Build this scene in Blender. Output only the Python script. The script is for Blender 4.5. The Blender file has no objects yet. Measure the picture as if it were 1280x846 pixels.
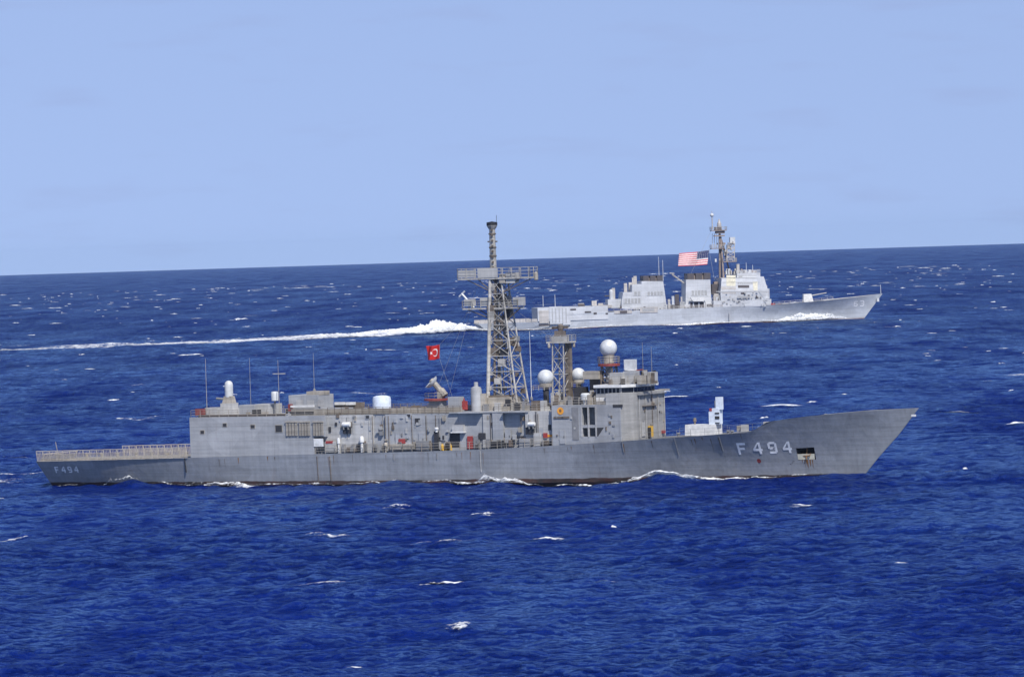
import bpy, bmesh, math, random
import numpy as np
from mathutils import Vector, Matrix
random.seed(7); rng = np.random.RandomState(11)
SC = bpy.context.scene; COL = SC.collection
R_ = math.radians

# ------------------------------------------------------------------ camera
FPX, CAM_H, ROLL, PITCH = 6500.0, 33.0, R_(1.79), (423 - 305) / 6500.0
cr0 = Vector((1, 0, 0)); cf = Vector((0, math.cos(PITCH), -math.sin(PITCH))); cu0 = Vector((0, math.sin(PITCH), math.cos(PITCH)))
cr = cr0 * math.cos(ROLL) - cu0 * math.sin(ROLL); cu = cu0 * math.cos(ROLL) + cr0 * math.sin(ROLL)
cam = bpy.data.cameras.new('camera'); camo = bpy.data.objects.new('camera', cam); COL.objects.link(camo)
camo.matrix_world = Matrix(((cr.x, cu.x, -cf.x, 0), (cr.y, cu.y, -cf.y, 0), (cr.z, cu.z, -cf.z, CAM_H), (0, 0, 0, 1)))
cam.sensor_fit = 'HORIZONTAL'; cam.sensor_width = 36; cam.lens = FPX / 1280 * 36
cam.clip_start = 1; cam.clip_end = 60000
SC.camera = camo

# ------------------------------------------------------------------ sky, sun, exposure
SUN_EL, SUN_AZ = R_(49), R_(158)            # azimuth clockwise from +Y
w = bpy.data.worlds.new('World'); SC.world = w; w.use_nodes = True
nt = w.node_tree; nt.nodes.clear()
out = nt.nodes.new('ShaderNodeOutputWorld'); bg = nt.nodes.new('ShaderNodeBackground')
sky = nt.nodes.new('ShaderNodeTexSky'); sky.sky_type = 'NISHITA'; sky.sun_disc = False
sky.sun_elevation = SUN_EL; sky.sun_rotation = SUN_AZ
sky.air_density = 1.0; sky.dust_density = 0.2; sky.ozone_density = 4.0; sky.altitude = 0
mul = nt.nodes.new('ShaderNodeMix'); mul.data_type = 'RGBA'; mul.blend_type = 'MULTIPLY'; mul.inputs[0].default_value = 1
SKY_TINT = (0.98, 0.80, 0.83)
mul.inputs[7].default_value = (*SKY_TINT, 1)
tcw = nt.nodes.new('ShaderNodeTexCoord'); mpw = nt.nodes.new('ShaderNodeMapping')
mpw.inputs['Scale'].default_value = (1, 1, .45); mpw.inputs['Location'].default_value = (0, 0, .20)
nt.links.new(tcw.outputs['Generated'], mpw.inputs[0]); nrm = nt.nodes.new('ShaderNodeVectorMath'); nrm.operation = 'NORMALIZE'
nt.links.new(mpw.outputs[0], nrm.inputs[0]); nt.links.new(nrm.outputs[0], sky.inputs[0])
nt.links.new(sky.outputs[0], mul.inputs[6]); cmap = nt.nodes.new('ShaderNodeMapping'); cmap.inputs['Scale'].default_value = (34, 34, 190); cmap.inputs['Location'].default_value = (.4, 0, 3.1)
cno = nt.nodes.new('ShaderNodeTexNoise'); cno.inputs['Scale'].default_value = 1; cno.inputs['Detail'].default_value = 5
nt.links.new(tcw.outputs['Generated'], cmap.inputs[0]); nt.links.new(cmap.outputs[0], cno.inputs['Vector'])
crp = nt.nodes.new('ShaderNodeMapRange'); crp.inputs[1].default_value = .54; crp.inputs[2].default_value = .74; crp.inputs[4].default_value = .30
nt.links.new(cno.outputs['Fac'], crp.inputs[0])
cmx = nt.nodes.new('ShaderNodeMix'); cmx.data_type = 'RGBA'; cmx.inputs[7].default_value = (2.0, 2.45, 4.1, 1)     # thin far cloud bank
nt.links.new(crp.outputs[0], cmx.inputs[0]); nt.links.new(mul.outputs[2], cmx.inputs[6]); nt.links.new(cmx.outputs[2], bg.inputs[0])
bg.inputs[1].default_value = 0.13
nt.links.new(bg.outputs[0], out.inputs[0])
sl = bpy.data.lights.new('sun', 'SUN'); sl.energy = 4.4; sl.angle = R_(0.5); sl.color = (1.0, 0.96, 0.89)
so = bpy.data.objects.new('sun', sl); COL.objects.link(so)
to_sun = Vector((math.sin(SUN_AZ) * math.cos(SUN_EL), math.cos(SUN_AZ) * math.cos(SUN_EL), math.sin(SUN_EL)))
so.rotation_euler = to_sun.to_track_quat('Z', 'Y').to_euler(); so.location = (0, -50, 200)
vs = SC.view_settings; vs.view_transform = 'Standard'; vs.look = 'None'; vs.exposure = 0.35; vs.gamma = 1; vs.use_curve_mapping = False
SC.cycles.max_bounces = 6; SC.cycles.transparent_max_bounces = 12

# ------------------------------------------------------------------ materials
def new_mat(name):
    m = bpy.data.materials.new(name); m.use_nodes = True
    return m, m.node_tree, m.node_tree.nodes['Principled BSDF']
def N_(nt, t, **kw):
    n = nt.nodes.new(t)
    for k, v in kw.items(): setattr(n, k, v)
    return n
def plain(name, col, rough=0.6, metal=0.0):
    m, nt, b = new_mat(name)
    tc = N_(nt, 'ShaderNodeTexCoord'); no = N_(nt, 'ShaderNodeTexNoise'); no.inputs['Scale'].default_value = 1.7; no.inputs['Detail'].default_value = 5
    nt.links.new(tc.outputs['Object'], no.inputs['Vector'])
    r = N_(nt, 'ShaderNodeValToRGB'); e = r.color_ramp.elements
    e[0].position = .3; e[1].position = .75
    e[0].color = (*[c * .78 for c in col], 1); e[1].color = (*[min(1, c * 1.12) for c in col], 1)
    nt.links.new(no.outputs['Fac'], r.inputs[0]); nt.links.new(r.outputs[0], b.inputs['Base Color'])
    b.inputs['Roughness'].default_value = rough; b.inputs['Metallic'].default_value = metal
    return m
def paint(name, col, streak=.35, rust=.25, boot=None, rough=.55):
    """weathered ship paint in ship-local coordinates: blotches, plate seams, vertical streaks, rust, boot-topping"""
    m, nt, b = new_mat(name); L = nt.links.new
    tc = N_(nt, 'ShaderNodeTexCoord')
    def noise(scale, xyz, detail=5, rgh=.6):
        mp = N_(nt, 'ShaderNodeMapping'); mp.inputs['Scale'].default_value = xyz
        L(tc.outputs['Object'], mp.inputs[0])
        n = N_(nt, 'ShaderNodeTexNoise'); n.inputs['Scale'].default_value = scale; n.inputs['Detail'].default_value = detail; n.inputs['Roughness'].default_value = rgh
        L(mp.outputs[0], n.inputs['Vector']); return n.outputs['Fac']
    def ramp(fac, p0, p1, c0, c1):
        r = N_(nt, 'ShaderNodeValToRGB'); e = r.color_ramp.elements
        e[0].position = p0; e[1].position = p1; e[0].color = (*c0, 1); e[1].color = (*c1, 1)
        L(fac, r.inputs[0]); return r.outputs[0]
    def mix(fac, a, bcol, mode='MIX'):
        x = N_(nt, 'ShaderNodeMix', data_type='RGBA', blend_type=mode)
        if isinstance(fac, float): x.inputs[0].default_value = fac
        else: L(fac, x.inputs[0])
        for i, v in ((6, a), (7, bcol)):
            if isinstance(v, tuple): x.inputs[i].default_value = (*v, 1)
            else: L(v, x.inputs[i])
        return x.outputs[2]
    base = ramp(noise(.16, (1, 1, 1.6)), .3, .72, tuple(c * .88 for c in col), tuple(c * 1.1 for c in col))
    st = ramp(noise(1.0, (1.6, 1.6, .10), 6, .65), .32, .62, (1 - streak * .75,) * 3, (1, 1, 1))
    base = mix(1.0, base, st, 'MULTIPLY')
    hs = ramp(noise(.8, (.10, .4, 2.6), 5, .6), .34, .60, (1 - streak * .8,) * 3, (1.03, 1.03, 1.03))
    base = mix(1.0, base, hs, 'MULTIPLY')
    # patches of touched-up paint
    sepv = N_(nt, 'ShaderNodeSeparateColor')
    pv = N_(nt, 'ShaderNodeTexVoronoi'); pv.inputs['Scale'].default_value = .22
    mp = N_(nt, 'ShaderNodeMapping'); mp.inputs['Scale'].default_value = (1, 0.2, 1.7); L(tc.outputs['Object'], mp.inputs[0]); L(mp.outputs[0], pv.inputs['Vector']); L(pv.outputs['Color'], sepv.inputs[0])
    base = mix(1.0, base, ramp(sepv.outputs[0], 0, 1, (.90,) * 3, (1.08,) * 3), 'MULTIPLY')
    # plate seams
    br = N_(nt, 'ShaderNodeTexBrick'); br.inputs['Scale'].default_value = 1; br.inputs['Brick Width'].default_value = 7.2; br.inputs['Row Height'].default_value = 2.1
    br.inputs['Mortar Size'].default_value = .035; br.inputs['Color1'].default_value = (1, 1, 1, 1); br.inputs['Color2'].default_value = (.93, .93, .93, 1); br.inputs['Mortar'].default_value = (.72, .7, .68, 1)
    sp = N_(nt, 'ShaderNodeSeparateXYZ'); L(tc.outputs['Object'], sp.inputs[0]); cb = N_(nt, 'ShaderNodeCombineXYZ')
    L(sp.outputs[0], cb.inputs[0]); L(sp.outputs[2], cb.inputs[1]); L(cb.outputs[0], br.inputs['Vector'])
    base = mix(.5, base, br.outputs['Color'], 'MULTIPLY')
    # rust
    rf = ramp(noise(.75, (1.0, 1.0, .16), 8, .72), .60, .76, (0, 0, 0), (rust,) * 3)
    base = mix(rf, base, (.16, .075, .035))
    if boot:
        nz = noise(.5, (1, 1, 1), 4)
        ad = N_(nt, 'ShaderNodeMath', operation='MULTIPLY_ADD'); L(nz, ad.inputs[0]); ad.inputs[1].default_value = -.35; L(sp.outputs[2], ad.inputs[2])
        lt = N_(nt, 'ShaderNodeMath', operation='LESS_THAN'); L(ad.outputs[0], lt.inputs[0]); lt.inputs[1].default_value = boot[0]
        bc = ramp(noise(.3, (1, 1, 1), 5), .42, .62, boot[1], boot[2])
        base = mix(lt.outputs[0], base, bc)
        # grime band just above the boot-topping
        mr = N_(nt, 'ShaderNodeMapRange'); L(ad.outputs[0], mr.inputs[0]); mr.inputs[1].default_value = boot[0]; mr.inputs[2].default_value = boot[0] + 1.0; mr.inputs[3].default_value = .35; mr.inputs[4].default_value = 0
        gm = N_(nt, 'ShaderNodeMath', operation='MULTIPLY'); L(mr.outputs[0], gm.inputs[0]); L(noise(.35, (1, 1, .5), 6), gm.inputs[1])
        base = mix(gm.outputs[0], base, (.10, .075, .06))
    L(base, b.inputs['Base Color']); b.inputs['Roughness'].default_value = rough
    bp = N_(nt, 'ShaderNodeBump'); bp.inputs['Strength'].default_value = .6; bp.inputs['Distance'].default_value = .16
    L(noise(.45, (1, 1, .8), 3), bp.inputs['Height']); L(bp.outputs[0], b.inputs['Normal'])
    return m
M = {}
M['hull'] = paint('near_hull_paint', (.245, .258, .282), .22, .28, (.36, (.012, .010, .010), (.055, .018, .014)))
M['house'] = paint('near_house_paint', (.325, .332, .345), .18, .28)
M['house_light'] = paint('near_light_paint', (.42, .415, .405), .26, .35)
M['front'] = paint('near_front_paint', (.30, .295, .285), .25, .5)
M['beige'] = paint('weathered_beige_paint', (.37, .335, .285), .4, .5)
M['mastp'] = paint('mast_paint', (.47, .45, .415), .5, .75)
M['dirty'] = paint('sooty_mast_paint', (.19, .155, .125), .5, .8)
M['deck'] = plain('deck_coating', (.11, .11, .115), .85)
M['fdeck'] = plain('flight_deck_coating', (.19, .18, .165), .85)
M['white'] = plain('white_paint', (.62, .62, .61), .45)
M['radome'] = plain('radome_white', (.50, .515, .525), .45)
M['number'] = plain('number_white', (.78, .78, .78), .6)
M['black'] = plain('black_fitting', (.015, .015, .017), .5)
M['dark'] = plain('dark_opening', (.03, .03, .035), .7)
M['steel'] = plain('grey_fitting', (.20, .20, .205), .5)
M['net'] = plain('net_beige', (.52, .46, .38), .8)
M['red'] = plain('red_paint', (.30, .045, .04), .5)
M['maroon'] = plain('red_lead', (.20, .04, .035), .6)
M['yellow'] = plain('yellow_paint', (.55, .33, .04), .5)
M['cream'] = plain('cream_paint', (.60, .565, .44), .6)
M['orange'] = plain('orange_paint', (.72, .30, .03), .5)
M['rustp'] = plain('rust', (.20, .10, .04), .9)
M['glass'] = plain('dark_glass', (.015, .018, .024), .12)
M['bluew'] = plain('pale_blue_white', (.60, .66, .74), .5)
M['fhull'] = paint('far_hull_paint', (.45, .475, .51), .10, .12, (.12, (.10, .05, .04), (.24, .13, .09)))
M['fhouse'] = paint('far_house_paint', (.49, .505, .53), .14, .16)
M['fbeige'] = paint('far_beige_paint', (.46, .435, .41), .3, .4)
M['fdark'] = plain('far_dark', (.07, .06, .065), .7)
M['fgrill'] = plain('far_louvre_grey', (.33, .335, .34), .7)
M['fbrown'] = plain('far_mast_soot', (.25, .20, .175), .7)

# ------------------------------------------------------------------ mesh builder
class MB:
    def __init__(s): s.v = []; s.f = []
    def add(s, vs, fs):
        o = len(s.v); s.v += [tuple(map(float, p)) for p in vs]; s.f += [tuple(i + o for i in f) for f in fs]; return s
    def box(s, x0, x1, y0, y1, z0, z1):
        return s.add([(x0, y0, z0), (x1, y0, z0), (x1, y1, z0), (x0, y1, z0), (x0, y0, z1), (x1, y0, z1), (x1, y1, z1), (x0, y1, z1)],
                     [(0, 3, 2, 1), (4, 5, 6, 7), (0, 1, 5, 4), (1, 2, 6, 5), (2, 3, 7, 6), (3, 0, 4, 7)])
    def prism(s, poly, y0, y1):               # (x,z) outline pushed along y
        n = len(poly)
        return s.add([(x, y0, z) for x, z in poly] + [(x, y1, z) for x, z in poly],
                     [tuple(range(n)), tuple(range(2 * n - 1, n - 1, -1))] + [(i, i + n, (i + 1) % n + n, (i + 1) % n) for i in range(n)])
    def plan(s, poly, z0, z1, top=None):      # (x,y) outline pushed up
        n = len(poly); top = top or poly
        return s.add([(x, y, z0) for x, y in poly] + [(x, y, z1) for x, y in top],
                     [tuple(range(n - 1, -1, -1)), tuple(range(n, 2 * n))] + [(i, (i + 1) % n, (i + 1) % n + n, i + n) for i in range(n)])
    def bar(s, p, q, r, n=6, r2=None):
        p, q = Vector(p), Vector(q); d = (q - p)
        if d.length < 1e-6: return s
        d.normalize(); a = d.orthogonal().normalized(); b = d.cross(a); r2 = r if r2 is None else r2
        cs = [(math.cos(2 * math.pi * i / n), math.sin(2 * math.pi * i / n)) for i in range(n)]
        return s.add([p + a * c * r + b * t * r for c, t in cs] + [q + a * c * r2 + b * t * r2 for c, t in cs],
                     [tuple(range(n - 1, -1, -1)), tuple(range(n, 2 * n))] + [(i, (i + 1) % n, (i + 1) % n + n, i + n) for i in range(n)])
    def lathe(s, cx, cy, prof, n=20):
        vs = []; fs = []
        for r, z in prof:
            vs += [(cx + max(r, 1e-3) * math.cos(2 * math.pi * i / n), cy + max(r, 1e-3) * math.sin(2 * math.pi * i / n), z) for i in range(n)]
        for k in range(len(prof) - 1):
            fs += [(k * n + i, k * n + (i + 1) % n, (k + 1) * n + (i + 1) % n, (k + 1) * n + i) for i in range(n)]
        fs += [tuple(range(n - 1, -1, -1)), tuple(range(len(vs) - n, len(vs)))]
        return s.add(vs, fs)
    def ball(s, cx, cy, cz, r, n=24, cut=-1.0):
        pr = [(r * math.cos(a), cz + r * math.sin(a)) for a in np.linspace(math.asin(cut), math.pi / 2, 14)]
        return s.lathe(cx, cy, pr, n)
    def rail(s, pts, h=1.05, step=1.6, r=.032, rows=3):
        for a, b in zip(pts[:-1], pts[1:]):
            a, b = Vector(a), Vector(b); n = max(1, int(round((b - a).length / step)))
            for i in range(n + 1):
                p = a.lerp(b, i / n); s.bar(p, p + Vector((0, 0, h)), r * 1.25, 4)
            for k in range(rows):
                o = Vector((0, 0, h * (k + 1) / rows)); s.bar(a + o, b + o, r, 4)
        return s
    def build(s, name, mat, parent=None, smooth=False, label=None):
        me = bpy.data.meshes.new(name); me.from_pydata(s.v, [], s.f)
        bm = bmesh.new(); bm.from_mesh(me); bmesh.ops.recalc_face_normals(bm, faces=bm.faces); 
        if smooth:
            for f in bm.faces: f.smooth = True
            for e in bm.edges:
                if len(e.link_faces) == 2 and e.calc_face_angle(0) > R_(38): e.smooth = False
        bm.to_mesh(me); bm.free()
        me.materials.append(M[mat] if isinstance(mat, str) else mat)
        o = bpy.data.objects.new(name, me); COL.objects.link(o)
        if parent is not None: o.parent = parent
        if label: o['label'] = label
        return o
def tag(o, label=None, cat=None, group=None, kind=None):
    if label: o['label'] = label
    if cat: o['category'] = cat
    if group: o['group'] = group
    if kind: o['kind'] = kind
    return o

class Ship:
    """ship frame: x to the bow, y to port, z up from the waterline; loc() finds a point of the plane y seen at a photo point"""
    def __init__(s, name, O, th, label, cat):
        s.O = Vector(O); s.X = Vector((math.cos(th), -math.sin(th), 0)); s.Y = Vector((math.sin(th), math.cos(th), 0)); s.th = th
        s.e = bpy.data.objects.new(name, None); COL.objects.link(s.e); s.e.location = O; s.e.rotation_euler = (0, 0, -th)
        tag(s.e, label, cat)
    def loc(s, px, py, y):
        d = cf + cr * ((px - 640) / FPX) + cu * ((423 - py) / FPX)
        C = Vector((0, 0, CAM_H)); t = ((s.O + s.Y * y - C).dot(s.Y)) / d.dot(s.Y); P = C + d * t - s.O
        return P.dot(s.X), P.z
    def P(s, px, py, y):
        x, z = s.loc(px, py, y); return Vector((x, y, z))
    def rect(s, px0, py0, px1, py1, y0, y1=None, sil=False):      # box limits from its photo rectangle (near face at y0)
        x0 = s.loc(px0, (py0 + py1) / 2, y0)[0]; z1 = s.loc((px0 + px1) / 2, py0, y0)[1]; z0 = s.loc((px0 + px1) / 2, py1, y0)[1]
        x1 = s.loc(px1, (py0 + py1) / 2, y1 if sil else y0)[0]
        if y1 is None: y1 = y0
        return min(x0, x1), max(x0, x1) if x1 > x0 + .1 else x0 + .3, y0, y1, z0, z1
    def W(s, x, y, z=0): return s.O + s.X * x + s.Y * y + Vector((0, 0, z))

# ------------------------------------------------------------------ hull loft
def interp(tab): 
    xs, ys = zip(*tab); return lambda x: np.interp(x, xs, ys)
class Hull:
    def __init__(s, stern, stem, sheer, bw, bd, pw):
        s.stern, s.stem, s.sheer, s.bw, s.bd, s.pw = map(interp, (stern, stem, sheer, bw, bd, pw))
    def half(s, x, z):
        xs, xe = s.stern(z), s.stem(z); u = min(1, max(0, (x - xs) / (xe - xs)))
        v = max(0, min(1, z / s.sheer(x)))
        return s.bw(u) + (s.bd(u) - s.bw(u)) * v ** s.pw(u)
    def loft(s, us, vs, holes=(), pin=None):
        mb = MB(); nv = len(vs)
        for side in (-1, 1):
            V = []; F = []
            for u in us:
                for v in vs:
                    z = 0
                    xx = s.stern(2) + (s.stem(2) - s.stern(2)) * u
                    for _ in range(6):
                        z = v * s.sheer(xx); xx = s.stern(z) + (s.stem(z) - s.stern(z)) * u
                    hb = s.bw(u) + (s.bd(u) - s.bw(u)) * max(0, v) ** s.pw(u)
                    if v < 0: hb *= .9
                    if pin and side < 0 and u in pin and va - 1e-6 <= v <= vb + 1e-6: xx = pin[u]; hb = float(s.half(xx, z))
                    V.append((xx, side * hb, z))
            for i in range(len(us) - 1):
                for j in range(nv - 1):
                    if side < 0 and any(us[i] >= a - 1e-6 and us[i + 1] <= b + 1e-6 and vs[j] >= c - 1e-6 and vs[j + 1] <= d + 1e-6 for a, b, c, d in holes): continue
                    F.append((i * nv + j, (i + 1) * nv + j, (i + 1) * nv + j + 1, i * nv + j + 1))
            mb.add(V, F)
        return mb, nv
    def transom(s, vs):
        mb = MB(); V = []
        for v in vs:
            z = v * s.sheer(s.stern(0)); hb = (s.bw(0) + (s.bd(0) - s.bw(0)) * max(0, v)) * (1 if v >= 0 else .9)
            V += [(s.stern(z), -hb, z), (s.stern(z), hb, z)]
        return mb.add(V, [(2 * i, 2 * i + 1, 2 * i + 3, 2 * i + 2) for i in range(len(vs) - 1)])
    def deck(s, xs, drop, inset=.1):
        V = []; F = []
        for x in xs:
            z = s.sheer(x) - drop(x); hb = max(.03, s.half(x, z) - inset)
            V += [(x, -hb, z), (x, hb, z)]
        return MB().add(V, [(2 * i, 2 * i + 2, 2 * i + 3, 2 * i + 1) for i in range(len(xs) - 1)])
    def bulwark(s, xs, drop, t=.14):
        mb = MB()
        for sd in (-1, 1):
            V = []
            for x in xs:
                zt = s.sheer(x) + .004; zb = s.sheer(x) - drop(x); ho = s.half(x, zt) - .004; hi = max(.02, ho - t); hb = max(.02, s.half(x, zb) - t)
                V += [(x, sd * ho, zt), (x, sd * hi, zt), (x, sd * hb, zb)]
            F = []
            for i in range(len(xs) - 1):
                F += [(3 * i, 3 * i + 1, 3 * i + 4, 3 * i + 3), (3 * i + 1, 3 * i + 2, 3 * i + 5, 3 * i + 4)]
            mb.add(V, F)
        return mb
def glyphs(text, h):
    """block strokes: one list of quads [(x,z)*4] per character"""
    w = h * .74; t = h * .19; q = []; x = 0
    S = {'F': [(0, 0, t, h), (t, h - t, w, h), (t, h * .5 - t * .5, w * .82, h * .5 + t * .5)],
         '4': [(w * .62, 0, w * .62 + t, h), (0, h * .26, w * .62, h * .26 + t), (w * .62 + t, h * .26, w * 1.02, h * .26 + t), 'd'],
         '9': [(0, h * .42, t, h - t * .6), (t * .6, h - t, w - t * .6, h), (t * .6, h * .36, w - t, h * .36 + t), (w - t, t * .6, w, h - t * .6), (t * .4, 0, w - t * .6, t)],
         '6': [(0, t * .6, t, h - t * .6), (t * .6, h - t, w, h), (t * .6, 0, w - t * .6, t), (t, h * .46, w - t * .6, h * .46 + t), (w - t, t * .6, w, h * .5)],
         '3': [(0, 0, w - t * .6, t), (t, h * .5 - t / 2, w - t, h * .5 + t / 2), (0, h - t, w - t * .6, h), (w - t, t * .6, w, h * .47), (w - t, h * .53, w, h - t * .6)]}
    for c in text:
        if c == ' ': x += h * .1; continue
        q.append([])
        for r in S[c]:
            if r == 'd': q[-1].append([(x + 0, h * .26 + t), (x + t, h * .26 + t), (x + w * .62, h * .86), (x + w * .62, h)])
            else: q[-1].append([(x + r[0], r[1]), (x + r[2], r[1]), (x + r[2], r[3]), (x + r[0], r[3])])
        x += w + h * .48
    return q, x
def hull_text(hull, text, h, x0, z0, slope, mat, parent, gap=.045, label=None):
    for char in glyphs(text, h)[0]:
        mb = MB(); n = 4
        for quad in char:
            pts = [(x0 + a, z0 + b + a * slope) for a, b in quad]; V = []
            for i in range(n + 1):
                for j in range(n + 1):
                    s, t = i / n, j / n
                    x = (pts[0][0] * (1 - s) + pts[1][0] * s) * (1 - t) + (pts[3][0] * (1 - s) + pts[2][0] * s) * t
                    z = (pts[0][1] * (1 - s) + pts[1][1] * s) * (1 - t) + (pts[3][1] * (1 - s) + pts[2][1] * s) * t
                    V.append((x, -hull.half(x, z) - gap, z))
            mb.add(V, [(i * (n + 1) + j, (i + 1) * (n + 1) + j, (i + 1) * (n + 1) + j + 1, i * (n + 1) + j + 1) for i in range(n) for j in range(n)])
        mb.build('hull_numeral', mat, parent, label=label)

# ================================================================== SEA
RE = 7.43e6
WIND = R_(258)
NW = 84
lam = np.exp(np.linspace(math.log(0.9), math.log(55), NW)) * (1 + .04 * rng.randn(NW))
slope = np.where(lam > 18, .014, np.where(lam > 6, .024, .046))
amp = slope * lam / (2 * np.pi); kk = 2 * np.pi / lam
th = WIND + rng.randn(NW) * np.interp(lam, [1, 10, 55], [R_(55), R_(38), R_(20)])
kx, ky, ph = kk * np.cos(th), kk * np.sin(th), rng.rand(NW) * 2 * np.pi
N_POS = (-66.47, 758.66, 0.0); N_TH = R_(26.5)
def near_local(x, y):
    dx, dy = x - N_POS[0], y - N_POS[1]; c, s = math.cos(N_TH), math.sin(N_TH)
    return dx * c - dy * s, dx * s + dy * c
def ship_waves(x, y):
    """the hull's own wave train along the near ship's starboard side"""
    lx, ly = near_local(x, y); h = np.zeros_like(x)
    for cx, cy, sx, sy, a in ((99.8, -7.3, 5.6, 1.6, 1.3), (75.5, -9.2, 3.4, 1.8, .75), (84, -8.5, 4.5, 3, -.35), (60, -9, 6, 2.0, .40), (44, -8.6, 5, 2, .35),
                              (117, -6.5, 7, 3, -.30), (17, -8, 2.4, 1.6, .75), (30, -9, 4, 2.0, .35)):
        h = h + a * np.exp(-((lx - cx) / sx) ** 2 - ((ly - cy + .12 * (lx - cx)) / sy) ** 2)
    return h
def sea_height(x, y):
    x = np.asarray(x, float); y = np.asarray(y, float); r = np.hypot(x, y); h = np.zeros_like(x)
    sp = r * r / 742000.0
    for i in range(NW):
        h = h + amp[i] * np.clip((lam[i] / np.maximum(sp, .3) - 1.6) / 2, 0, 1) * np.sin(kx[i] * x + ky[i] * y + ph[i])
    return h + ship_waves(x, y) - r * r / (2 * RE)
def make_sea():
    q = np.linspace(1 / 318., 1 / 23800., 2300); rr = np.concatenate([[2, 60, 160, 260], 1 / q])
    mid_ = np.linspace(R_(-7.0), R_(7.0), 1560); sd_ = np.linspace(R_(7.0), R_(11.5), 300)[1:]
    fine = np.concatenate([-sd_[::-1], mid_, sd_]); co = np.linspace(R_(11.5), R_(360 - 11.5), 46)[1:-1]
    aa = np.concatenate([fine, co, [R_(360 - 11.5)]]); nf = len(fine)
    fade = np.concatenate([np.clip((R_(11.5) - np.abs(fine)) / R_(.5), 0, 1), np.zeros(len(co) + 1)])
    Rr, A = np.meshgrid(rr, aa, indexing='ij'); X = Rr * np.sin(A); Y = Rr * np.cos(A)
    dr = np.gradient(rr); spc = np.maximum(dr, rr * (mid_[1] - mid_[0]))
    Zf = np.zeros((len(rr), nf)); DX = np.zeros_like(Zf); DY = np.zeros_like(Zf)
    Xf, Yf = X[:, :nf], Y[:, :nf]
    for i in range(NW):
        at = np.clip((lam[i] / spc - 1.6) / 2, 0, 1); at[:4] = 0
        ks = np.nonzero(at > 0)[0]
        if len(ks) == 0: continue
        a, b = ks[0], ks[-1] + 1
        P = (kx[i] * Xf[a:b] + ky[i] * Yf[a:b] + ph[i]).astype(np.float32); am = (at[a:b, None] * amp[i]).astype(np.float32)
        Zf[a:b] += am * np.sin(P); c = am * np.cos(P) * .8
        DX[a:b] += c * math.cos(th[i]); DY[a:b] += c * math.sin(th[i])
    Z = np.zeros_like(X); Z[:, :nf] = Zf * fade[:nf]
    X[:, :nf] += DX * fade[:nf]; Y[:, :nf] += DY * fade[:nf]
    Z += ship_waves(X, Y) * (np.abs(X) < 200) - Rr ** 2 / (2 * RE)
    nr, na = X.shape
    co_ = np.stack([X, Y, Z], -1).reshape(-1, 3).astype(np.float32)
    i = np.arange(nr - 1)[:, None] * na; j = np.arange(na - 1)[None, :]
    quads = np.stack([i + j, i + na + j, i + na + j + 1, i + j + 1], -1).reshape(-1, 4)[:, ::-1]
    me = bpy.data.meshes.new('sea'); nq = len(quads)
    me.vertices.add(len(co_)); me.vertices.foreach_set('co', co_.ravel())
    me.loops.add(nq * 4); me.loops.foreach_set('vertex_index', quads.ravel().astype(np.int32))
    me.polygons.add(nq); me.polygons.foreach_set('loop_start', np.arange(0, nq * 4, 4, dtype=np.int32)); me.polygons.foreach_set('loop_total', np.full(nq, 4, np.int32))
    me.polygons.foreach_set('use_smooth', np.ones(nq, bool))
    me.update(calc_edges=True); me.validate()
    o = bpy.data.objects.new('sea', me); COL.objects.link(o); tag(o, kind='structure')
    m, nt, b = new_mat('sea_water'); L = nt.links.new
    nt.nodes.remove(b); mo = nt.nodes['Material Output']
    body = N_(nt, 'ShaderNodeBsdfDiffuse'); body.inputs[0].default_value = (.0032, .0134, .124, 1)
    gl = N_(nt, 'ShaderNodeBsdfGlossy'); gl.inputs[0].default_value = (.54, .79, 1, 1); gl.inputs['Roughness'].default_value = .06
    fr = N_(nt, 'ShaderNodeFresnel'); fr.inputs[0].default_value = 1.33
    # unresolved wavelets hide each other at low angles, so the mean reflectance stops rising
    geo = N_(nt, 'ShaderNodeNewGeometry'); ln = N_(nt, 'ShaderNodeVectorMath', operation='LENGTH'); L(geo.outputs['Position'], ln.inputs[0])
    cap = N_(nt, 'ShaderNodeMapRange'); L(ln.outputs['Value'], cap.inputs[0])
    for k_, v_ in zip((1, 2, 3, 4), (500, 2400, 1.0, .39)): cap.inputs[k_].default_value = v_
    fm = N_(nt, 'ShaderNodeMapRange'); L(fr.outputs[0], fm.inputs[0]); fm.inputs[1].default_value = .03; fm.inputs[2].default_value = .75; fm.inputs[3].default_value = .0; 
    def wnoise(scale, xyz, rot, det=4):
        mp = N_(nt, 'ShaderNodeMapping'); mp.inputs['Scale'].default_value = xyz; mp.inputs['Rotation'].default_value = (0, 0, rot); L(geo.outputs['Position'], mp.inputs[0])
        n = N_(nt, 'ShaderNodeTexNoise'); n.inputs['Scale'].default_value = scale; n.inputs['Detail'].default_value = det; n.inputs['Roughness'].default_value = .6; L(mp.outputs[0], n.inputs['Vector']); return n.outputs['Fac']
    # noise scales the sky reflection in streaks, painting bright and dark wave faces and gusts
    wa = wnoise(.36, (1, .55, 1), R_(4), 5); wb = wnoise(.12, (1, .14, 1), R_(-4), 5); wc = wnoise(.03, (1, .12, 1), R_(6), 5)
    s1 = N_(nt, 'ShaderNodeMath', operation='ADD'); L(wa, s1.inputs[0]); L(wb, s1.inputs[1]); s2 = N_(nt, 'ShaderNodeMath', operation='MULTIPLY_ADD'); L(wc, s2.inputs[0]); s2.inputs[1].default_value = 1.6; L(s1.outputs[0], s2.inputs[2])
    gu = N_(nt, 'ShaderNodeMapRange'); L(s2.outputs[0], gu.inputs[0])
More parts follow.
